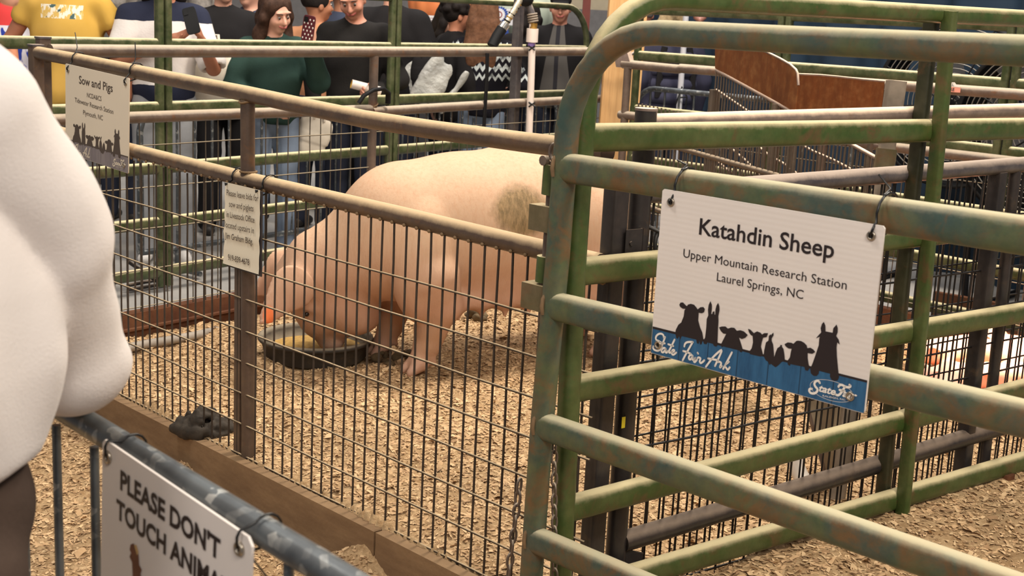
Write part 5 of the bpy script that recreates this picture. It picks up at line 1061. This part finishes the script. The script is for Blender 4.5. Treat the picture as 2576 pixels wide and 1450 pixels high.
person('older man with dark cap and glasses in an open black jacket over grey', 1408, 10.35, 1.74, -6, m_open, m_jeandark, 'ruddy', ('cap', 'grey'), head=(4, 12, 0), coat=.025, hem=.84, armR=((-.29, .02, 1.14), (-.26, -.16, .99)), seed=9, extra=None)
def straps(t, sp, hp):
    for sx in (-1, 1): part('strap', lambda m: m.tube([sp((sx * .10, .125, 1.40)), sp((sx * .13, .15, 1.25)), sp((sx * .14, .15, 1.02))], oval(.02, .05, 10), side=(0, 1, 0)), m_blackcloth, t)
    for z_ in (1.32, 1.22, 1.12, 1.02): part('quilt_roll', lambda m: m.tube([sp((-.16, .08, z_)), sp((-.08, .145, z_)), sp((.08, .145, z_)), sp((.16, .08, z_))], circle(.045, 10)), m_navypuff, t)
person('person in a navy puffer coat with fair hair beside the white pole', 1692, 9.9, 1.70, 196, m_navypuff, m_jeandark, 'fair', ('bob', 'fair'), coat=.035, hem=.80, head=(-70, 8, 0), seed=10, extra=straps)
person('person all in black standing between the sweater and the hoodie', 562, 8.75, 1.76, 25, m_blackcloth, m_blackcloth, 'fair', ('short', 'dark'), coat=.03, hem=.8, armL=((.28, -.05, 1.15), (.20, -.26, 1.27)), seed=11)
person('person in a blue grey jacket behind the woman in the hoodie', 628, 9.3, 1.74, -20, m_bluegrey, m_jeandark, 'fair', ('short', 'brown'), coat=.03, seed=12)
person('person in a red top and blue jersey at the edge beyond the man in yellow', 2, 8.35, 1.70, 10, m_jersey, m_jeandark, 'warm', ('short', 'dark'), coat=.02, seed=13)
person('grey-haired person in a grey jacket behind the man in yellow', 305, 9.0, 1.68, 170, m_greyjkt, m_jeandark, 'fair', ('bob', 'grey'), coat=.03, seed=14)
person('person in a shaggy grey coat behind the phone in the block sweater hands', 500, 9.3, 1.66, -160, m_tuft, m_jeandark, 'fair', ('long', 'grey'), coat=.03, seed=15)
person('tall person in a black padded jacket behind the man in black', 985, 9.5, 1.82, 175, m_blackcloth, m_jeandark, 'fair', ('short', 'dark'), coat=.045, hem=.85, seed=16)
person('person in a dark coat farther back between the tan top and the black sweater', 860, 10.2, 1.74, 150, m_bluegrey, m_blackcloth, 'tan', ('short', 'grey'), coat=.03, seed=17)
person('person in dark clothes far back past the green aisle posts', 232, 10.4, 1.75, 190, m_greyjkt, m_jeandark, 'fair', ('short', 'dark'), coat=.03, seed=18)
person('person in a dark red sweater beyond the wooden post', 1618, 11.2, 1.72, 180, cloth('dark_red_sweater', (92, 48, 48)), m_jeandark, 'ruddy', ('short', 'grey'), coat=.02, seed=19)
person('person in black far back beside the pale pumpkin', 1330, 10.6, 1.64, 150, m_blackcloth, m_jeandark, 'fair', ('bob', 'dark'), coat=.03, seed=20)

# what they hold
def phone(label, P, rx, ry, rz, mat, dots=False):
    t = thing('phone', label, 'phone', P); t.rotation_euler = (rx, ry, rz); n = t
    part('case', lambda m: m.tube([(0, -.0045, 0), (0, .0045, 0)], oval(.152, .074, 24, 7), side=(0, 0, 1)), mat, n)
    part('camera_bump', lambda m: m.box((-.030, -.0075, .035), (-.006, -.0045, .066)), m_blackplastic, n)
    part('screen', lambda m: m.box((-.033, .0046, -.070), (.033, .0052, .070)), plain('lit_screen', lin(150, 160, 180), .2, .1), n)
    if dots:
        for i in range(3):
            for j in range(6): part('dot', lambda m: m.sphere((-.022 + .022 * i + (.011 if j % 2 else 0) - .005, -.005, -.056 + .0215 * j), (.0042, .0012, .0062), 8, 4), m_printwhite, n)
    return t
p_ = at(481, 52, 7.27); phone('black phone held in both hands by the person in the block sweater', p_, -.35, -.30, .1, m_blackplastic)
p_ = at(776, 72, 7.70); phone('maroon phone case with white dots held up by the woman in the hoodie', p_, .08, .16, -.25, plain('maroon_case', lin(86, 26, 36), .4, .05), True)
a_, b_ = at(884, 211, 8.14), at(958, 230, 8.19)
RP = thing('rolled_paper', 'rolled white paper, yellow inside, held by the man in black', 'paper', a_)
def rollp(m, r): V, F = sweep([np.zeros(3), b_ - a_], circle(r, 18)); m.add(V, F[:-2])
part('outside', lambda m: rollp(m, .028), plain('white_paper', lin(226, 214, 206), .6, .06), RP); part('inside', lambda m: rollp(m, .0265), plain('yellow_paper', lin(220, 172, 40), .6, .06), RP)
def bag(name, label, px, py, Y, wd, h, mat, hnd, tilt=0., wob=.012, seed=0):
    q = SDF(); q.cone((-wd * .32, 0, -h * .35), (wd * .32, 0, -h * .35), wd * .19, wd * .19, .05, sc=(1, .55, 1.3)).cone((-wd * .30, 0, h * .3), (wd * .30, 0, h * .3), wd * .15, wd * .15, .05, sc=(1, .35, 1.4)).cone((-wd * .2, 0, 0), (wd * .2, 0, 0), wd * .28, wd * .28, .06, sc=(1, .42, 1.3))
    P = at(px, py, Y); t = thing(name, label, 'bag', P); t.rotation_euler = (0, tilt, 0)
    link('bag_body', q.mesh('bag_body', .009, folds(wob, 16, seed)), mat, t)
    if hnd:
        for sy in (-.012, .012): rail('handle', [(-wd * .2, sy, h * .42), (-wd * .14, sy, h * .9), (wd * .14, sy, h * .9), (wd * .2, sy, h * .42)], .008, mat, t)
    return t
m_tote = plain('cream_canvas', lin(214, 204, 188), .85, .08, 20)
bag('tote_bag', 'white printed tote bag hanging beside the person in the block sweater', 535, 188, 7.9, .22, .26, m_tote, True, 0, .004, 1)
bag('tote_bag', 'cream cloth bag hanging before the man in black, low behind the mesh', 792, 345, 8.12, .16, .26, m_tote, True, .25, .008, 2)
b = NB('clear_plastic_film'); b.col(lin(206, 206, 200)); b.rough(.18, 0., .6); b.b.inputs['Alpha'].default_value = .72; b.bump(b.noise(22, 5), .8, .02); m_clear = b.m
bag('plastic_bag', 'clear crinkled plastic bag beside the patterned sweater', 1098, 208, 9.12, .24, .34, m_clear, False, .5, .016, 3)
bag('plastic_bag', 'small clear plastic bag beyond the double green post', 1035, 190, 9.4, .15, .2, m_clear, False, 0, .012, 4)
bag('hand_bag', 'black hand bag hanging before the person in the black coat', 1072, 185, 9.2, .17, .24, m_blackcloth, True, 0, .006, 5)

# ------------------------------------------------------------------ hall behind the pens
# giant pumpkins on display
def pumpkin(label, px, py, Y, R, sq, c1, c2):
    P = at(px, py, Y); b = NB('pumpkin_skin'); b.col(b.mix(b.rng(b.noise(3, 4), .35, .65), lin(*c1), lin(*c2))); b.rough(.5, 0., .4)
    t = thing('pumpkin', label, 'pumpkin', P); m = M(); nu, nv = 72, 24; V = []
    for j in range(nv + 1):
        th = PI * j / nv
        for i in range(nu):
            ph = 2 * PI * i / nu; r = 1 + .055 * (abs(math.sin(ph * 6.5 + .3)) ** .6 - .6) * math.sin(th); dz = .14 * math.exp(-(math.sin(th) / .3) ** 2) * (1 if j < nv / 2 else -1)
            V.append((R * r * math.sin(th) * math.cos(ph), R * r * math.sin(th) * math.sin(ph), R * sq * (math.cos(th) - dz)))
    m.add(V, [(j * nu + i, (j + 1) * nu + i, (j + 1) * nu + (i + 1) % nu, j * nu + (i + 1) % nu) for j in range(nv) for i in range(nu)]); m.build('fruit', b.m, t)
    rail('stem', [(0, 0, R * sq * .84), (.01, 0, R * sq * 1.0), (.05, .01, R * sq * 1.12)], .035, plain('dry_stem', lin(120, 104, 66), .8, .2), t, None)
    tb = thing('display_table', 'low dark display stand carrying the ' + label.split(' pumpkin')[0] + ' pumpkin', 'table', (P[0], P[1], -.012))
    zt_ = P[2] - R * sq * .86 + .012
    part('stand_top', lambda m: m.box((-R * .9, -R * .7, zt_ - .05), (R * .9, R * .7, zt_)), m_blackcloth, tb)
    for sx in (-1, 1):
        for sy in (-1, 1): part('leg', lambda m: m.box((sx * R * .8 - .02, sy * R * .6 - .02, 0), (sx * R * .8 + .02, sy * R * .6 + .02, zt_ - .05)), m_blackcloth, tb)
    return t
pumpkin('orange pumpkin beside the dark-haired girl', 1108, 6, 10.9, .26, .95, (232, 128, 76), (240, 150, 92))
pumpkin('pale yellow pumpkin beside the green double post', 1012, 84, 10.3, .155, .8, (226, 196, 128), (236, 208, 150))
pumpkin('big pale green pumpkin behind the woman in the patterned sweater', 1292, 34, 11.4, .36, .85, (172, 184, 168), (190, 198, 176))
pumpkin('cream yellow pumpkin beside the older man', 1372, 16, 11.8, .17, .7, (230, 220, 160), (238, 228, 176))
m_blue = plain('ribbon_blue', lin(38, 72, 150), .6, .1); m_whitecard = plain('white_card', lin(222, 222, 226), .6, .03)
def rosette(label, px, py, Y, r, card=None, tails=False):
    t = thing('rosette', label, 'ribbon', at(px, py, Y))
    n = 40; part('pleats', lambda m: m.prism([((r * (1.0 if i % 2 else .84)) * math.cos(2 * PI * i / n), (r * (1.0 if i % 2 else .84)) * math.sin(2 * PI * i / n)) for i in range(n)], 0, .01), m_blue, t)
    part('white_pleats', lambda m: m.prism([((r * (.80 if i % 2 else .66)) * math.cos(2 * PI * i / n) - .01, (r * (.80 if i % 2 else .66)) * math.sin(2 * PI * i / n)) for i in range(n)], -.008, 0), m_whitecard, t)
    part('red_ring', lambda m: m.tube([(-.01 + r * .36 * math.cos(a), -.009, r * .36 * math.sin(a)) for a in np.linspace(0, 2 * PI, 17)[:-1]], .004, 6, closed=True), plain('red_print', lin(150, 60, 66), .6, 0), t)
    if tails:
        for k in (-.35, .1): part('tail', lambda m: m.prism([(r * k, -r * .7), (r * k + .055, -r * .7), (r * k + .085, -r * 3.4), (r * k + .015, -r * 3.5)], .002, .005), m_blue, t)
    if card:
        c = part('place_card', lambda m: m.box((card[0], .004, card[1]), (card[2], .008, card[3])), m_whitecard, None); c.location = t.location; tag(c, 'white prize card beside the ' + label.replace('blue and white ', ''), 'card')
        for k in range(3): part('printed_line', lambda m: m.box((card[0] + .25 * (card[2] - card[0]), .0034, card[3] - .018 - .02 * k - .005), (card[2] - .01, .0038, card[3] - .018 - .02 * k)), plain('card_print', lin(160, 130, 136), .6, 0) if k != 1 else m_inkgrey, c)
rosette('blue and white rosette below the orange pumpkin', 1062, 51, 10.45, .058, (.0, -.045, .13, .04))
rosette('blue and white rosette on the pale yellow pumpkin', 1036, 93, 10.05, .058, (.02, -.055, .13, .04))
rosette('blue and white rosette with long blue tails on the big pale green pumpkin', 1258, 37, 10.9, .07, (.03, -.08, .16, .05), True)
# drape
b = NB('navy_drape'); b.col(b.mix(b.rng(b.noise(2, 4), .3, .7), lin(22, 38, 54), lin(30, 50, 68))); b.rough(.7, 0., .3); b.bump(b.noise(60, 4, .6, sc=(3, 3, .1)), .15, .01); m_drape = b.m
D0 = at(1600, 60, 11.6); D1 = at(2900, 60, 7.4); dn = 260; V = []; dl = math.hypot(D1[0] - D0[0], D1[1] - D0[1]); du = (D1 - D0)[:2] / dl; dp = np.array([du[1], -du[0]])
for i in range(dn):
    u = i / (dn - 1) * dl
    for z_ in (0.02, .8, 1.6, 2.6):
        w_ = .05 * math.sin(u * 11 + .4 * math.sin(u * 3.1)) + .03 * math.sin(u * 23 + 1.3 * z_) * (1 - .15 * z_); P = D0[:2] + du * u + dp * w_; V.append((P[0], P[1], z_))
m = M(); m.add(V, [(4 * i + j, 4 * i + 4 + j, 4 * i + 5 + j, 4 * i + 1 + j) for i in range(dn - 1) for j in range(3)]); o = m.build('drape', m_drape, None, False); tag(o, 'long navy blue drape hanging in folds behind the fans', 'curtain')
q_ = at(1727, 20, 9.55); o = thing('drape_pole', 'white upright pole before the person in the puffer coat', 'pole', (q_[0], q_[1], -.012))
part('pole', lambda m: m.tube([(0, 0, 0), (0, 0, 2.4)], .021, 14), plain('white_pole', lin(206, 206, 212), .35, .05), o)
q2 = np.array([q_[0], q_[1], -.012]); part('cord', lambda m: m.tube([at(1700, 262, 9.51) - q2, at(1716, 218, 9.51) - q2, at(1728, 245, 9.51) - q2, at(1722, 290, 9.51) - q2], .006, 6), m_blackplastic, o)
part('cord', lambda m: m.tube([at(1706, 246, 9.51) - q2, at(1728, 244, 9.51) - q2], .006, 6), m_blackplastic, o)
# drum fans
def fan(label, px, py, Y, R, yaw):
    P = at(px, py, Y); t = thing('drum_fan', label, 'fan', (P[0], P[1], -.012), yaw); zc = P[2] + .012; ax = Matrix.Rotation(PI / 2, 3, 'X')
    part('drum', lambda m: m.lathe([(R, -.16), (R + .02, -.17), (R + .02, .17), (R, .16)], 48, (0, 0, zc), ax), m_blackplastic, t)
    for k in range(15):
        rr = R * (k + 1.2) / 16.2
        part('guard_ring', lambda m: m.tube([(rr * math.cos(a), -.165 - .03 * (1 - (rr / R) ** 2), zc + rr * math.sin(a)) for a in np.linspace(0, 2 * PI, 41)[:-1]], .0035, 5, closed=True), m_fanwire, t)
    for k in range(12): a = 2 * PI * k / 12 + .1; rail('guard_spoke', [(R * .07 * math.cos(a), -.205, zc + R * .07 * math.sin(a)), (R * .6 * math.cos(a), -.187, zc + R * .6 * math.sin(a)), (R * math.cos(a), -.165, zc + R * math.sin(a))], .0045, m_blackplastic, t, None)
    part('hub', lambda m: m.lathe([(.0, -.10), (.06, -.10), (.07, -.05), (.07, .1), (0, .1)], 20, (0, 0, zc), ax), m_blackplastic, t)
    for k in range(4):
        a = 2 * PI * k / 4 + .5; c, s_ = math.cos(a), math.sin(a)
        part('blade', lambda m: m.add([(c * r_ - s_ * w_, q_, zc + s_ * r_ + c * w_) for r_, w_, q_ in ((.06, -.05, .03), (.06, .05, -.03), (R * .9, .16, -.05), (R * .92, -.10, .05))], [(0, 1, 2, 3)], False), m_greycloth, t)
    for sx in (-1, 1): rail('stand', [(sx * R * .8, -.22, .02), (sx * R * .8, .22, .02)], .02, m_blackplastic, t, None); rail('stand', [(sx * R * .8, 0, .02), (sx * R * .93, 0, zc - R * .3)], .02, m_blackplastic, t, None)
    return t
m_fanwire = plain('fan_wire', lin(120, 116, 110), .4, .1, 30, .3)
fan('big black drum fan behind the green panel with the pink tag', 2424, 262, 8.0, .48, -.70)
fan('black drum fan at the edge of the view beyond the piglets', 2655, 330, 7.1, .48, -.75)
# wooden post at the pen corner
wp = at(1553, 250, 8.72); b = NB('new_timber'); b.col(b.mix(b.rng(b.noise(4, 7, .65, sc=(6, 6, .35)), .35, .68), lin(212, 170, 118), b.mix(b.rng(b.noise(14, 5, .6, sc=(4, 4, .4)), .5, .75), lin(196, 150, 98), lin(150, 112, 72)))); b.rough(.8, 0., .25); m_timber = b.m
o = part('timber_post', lambda m: m.box((-.125, -.03, 0), (.125, .04, 3.4)), m_timber, None); o.location = (wp[0], wp[1], -.03); o.rotation_euler = (0, .018, .08); tag(o, 'pale timber post with dirty marks at the far corner of the pens', 'post')
o = part('wire_loop', lambda m: m.tube([at(1528, 152, 8.62), at(1560, 146, 8.6), at(1590, 136, 8.6), at(1604, 128, 8.62), at(1610, 132, 8.66)], .010, 8), m_greypipe, None); tag(o, 'grey wire strap round the timber post', 'strap')
o = part('bent_tube', lambda m: m.tube([at(1744, -20, 8.9), at(1746, 22, 8.9), at(1752, 44, 8.9), at(1760, 52, 8.9), at(1770, 44, 8.9), at(1778, 20, 8.9), at(1782, -20, 8.9)], .021, 10), plain('rose_painted_tube', lin(150, 104, 92), .5, .15), None); tag(o, 'rusty pink bent tube rising above the white pole', 'tube')
o = part('bent_tube', lambda m: m.tube([at(1598, 62, 8.9), at(1618, 34, 8.9), at(1640, 8, 8.9), at(1656, -20, 8.9)], .021, 10), bpy.data.materials['rose_painted_tube'], None); tag(o, 'rusty pink slanting tube beside the timber post', 'tube')
o = part('red_upright', lambda m: m.box((-.03, -.03, 0), (.03, .03, 2.3)), plain('dark_red_steel', lin(104, 46, 38), .6, .15), None); q_ = at(1474, 40, 10.4); o.location = (q_[0], q_[1], -.012); tag(o, 'dark red steel upright behind the older man', 'post')
o = part('brown_column', lambda m: m.box((-.05, -.05, 0), (.05, .05, 2.6)), plain('brown_column_paint', lin(120, 96, 72), .7, .15), None); q_ = at(1071, 10, 12.5); o.location = (q_[0], q_[1], -.012); tag(o, 'thin brown column rising behind the pumpkins', 'post')
o = part('dark_speaker', lambda m: m.box((-.12, -.1, 0), (.12, .1, 1.5)), plain('dark_box', lin(60, 58, 60), .6, .15), None); q_ = at(1052, 30, 12.2); o.location = (q_[0], q_[1], -.012); o.name = 'dark_cabinet'; tag(o, 'dark grey cabinet at the far wall by the orange pumpkin', 'cabinet')

# ------------------------------------------------------------------ person in the white sweatshirt at the barrier
FX, FY = -.70, 1.52
FG = thing('person', 'person in a white sweatshirt and brown trousers leaning at the galvanised barrier', 'person', (FX, FY, -.14), 0)
fl_ = lambda px, py, Y: at(px, py, Y) - np.array([FX, FY, -.14])
sh_R, mid_u, el_R = fl_(-70, 292, 1.46), fl_(112, 610, 1.56), fl_(182, 905, 1.655); wr_R = fl_(165, 950, 1.88)
el_L, wr_L = fl_(-150, 800, 1.86), fl_(20, 860, 1.90)
K = 1.04; hl, Rn = rot_head(134, 18); hp = lambda p: hl(p) * K + np.array([-.06, .05, .055])
b_ = SDF()
b_.ell(hp((0, .012, 1.645)), np.array((.074, .094, .098)) * K, .02, Rn).ell(hp((0, -.025, 1.60)), np.array((.063, .075, .085)) * K, .03, Rn).cone(hp((0, -.045, 1.575)), hp((0, -.066, 1.54)), .05 * K, .026 * K, .03)
b_.cone(hp((0, -.098, 1.632)), hp((0, -.119, 1.600)), .009, .0125, .012)
for sx in (-1, 1): b_.ell(hp((sx * .076, .012, 1.607)), np.array((.010, .020, .031)) * K, .008, Rn)
ub = fl_(-250, 330, 1.52)
b_.cone(ub, hp((0, .01, 1.56)), .06, .055, .03).cone(ub, (0, 0, 1.10), .07, .08, .05)
b_.chain([sh_R, mid_u, el_R, wr_R], [.034, .032, .030, .026], .02); hand_prims(b_, wr_R, wr_R + np.array([-.03, .09, .0]), (0, .3, -1), .5, 1)
b_.chain([ub + np.array([-.12, .12, -.05]), el_L, wr_L], [.045, .038, .027], .02); hand_prims(b_, wr_L, wr_L + np.array([.06, .05, 0]), (0, .3, -1), .5, -1)
link('body', b_.mesh('body', .008), SKIN['fair'], FG)
H = SDF(); H.ell(hp((0, .022, 1.658)), np.array((.086, .106, .104)) * K, .02, Rn).ell(hp((0, -.105, 1.6)), np.array((.06, .085, .104)) * K, .012, Rn, True).ell(hp((0, -.01, 1.50)), np.array((.2, .2, .105)) * K, .015, Rn, True); link('hair', H.mesh('hair', .009, folds(.004, 40, 2)), HAIRM['brown'], FG)
for sx in (-1, 1): part('eye', lambda m: m.sphere(hp((sx * .032, -.087, 1.633)), .0105, 8, 6), m_teeth, FG)
g = SDF()
HEM = 1.020 + .14
g.chain([ub + np.array([.0, -.05, -.05]), (-.005, -.06, 1.34), (-.005, -.06, HEM + .10), (-.01, -.055, HEM + .02)], [.120, .140, .150, .150], .06, (1.08, 1, 1))
g.chain([sh_R + np.array([-.02, 0, .02]), ub + np.array([.0, .02, .04]), ub + np.array([-.12, .12, -.05])], [.080, .085, .08], .06)
g.chain([sh_R, mid_u, el_R, wr_R - (wr_R - el_R) * .15], [.084, .079, .071, .052], .010)
g.ell(el_R + np.array([-.004, .01, -.02]), (.066, .066, .054), .03)
g.chain([ub + np.array([-.12, .12, -.05]), el_L, wr_L - (wr_L - el_L) * .1], [.085, .065, .05], .04)
nn = np.array([-.36, .06, .93]); nn /= np.linalg.norm(nn); g.ell(np.array([.145, -.07, HEM - .020]) - nn * 3., (3., 3., 3.), .012, None, True)
# cloth folds: sag below the armpit, pulled creases at the elbow, gathers over the hem
f0 = folds(.004, 8.5, 77)
def drapes(X, Y, Z):
    e = el_R; d2_ = (X - e[0]) ** 2 + (Y - e[1]) ** 2 + (Z - e[2]) ** 2
    t = f0(X, Y, Z)
    t = t + .0025 * np.exp(-d2_ / .012) * np.sin(70 * (Z - e[2]) - 30 * (X - e[0]) + .6)
    t = t + .0065 * np.sin(26 * (X + .9 * Y) + 9 * Z + 1.4 * np.sin(7 * Z)) * np.exp(-((Z - 1.36) / .16) ** 2)
    t = t + .006 * np.sin(34 * (X * .5 + Y) + 3 * np.sin(6 * Z)) * np.exp(-((Z - HEM - .10) / .09) ** 2)
    t = t + .004 * np.sin(30 * (Z + .8 * X) + 2.2) * np.exp(-((X + .02) / .2) ** 2 - ((Z - 1.52) / .10) ** 2)
    return t
sw = g.mesh('sweatshirt', .008, drapes)
b = NB('white_fleece'); b.col(b.mix(b.rng(b.noise(3, 3), .3, .7), lin(222, 214, 210), lin(230, 223, 219))); b.rough(.95, 0., .15); b.b.inputs['Sheen Weight'].default_value = .1; b.bump(b.noise(260, 3), .25, .003)
link('sweatshirt', sw, b.m, FG)
q = SDF(); q.ell((-.01, -.05, HEM - .08), (.145, .14, .14), .05)
for sx in (-1, 1): q.chain([(sx * .06 - .01, -sx * .06 - .04, 1.0), (sx * .07, -sx * .07 - .02, .55), (sx * .075, -sx * .075, .09)], [.100, .078, .066], .02)
link('trousers', q.mesh('trousers', .011, folds(.006, 12, 9)), cloth('brown_trousers', (72, 58, 50)), FG)
for sx in (-1, 1):
    s2 = SDF(); s2.cone((sx * .075 - .03, -sx * .075 - .03, .04), (sx * .075 + .09, -sx * .075 + .09, .034), .038, .034, .02); link('shoe', s2.mesh('shoe', .009), m_shoedark, FG)
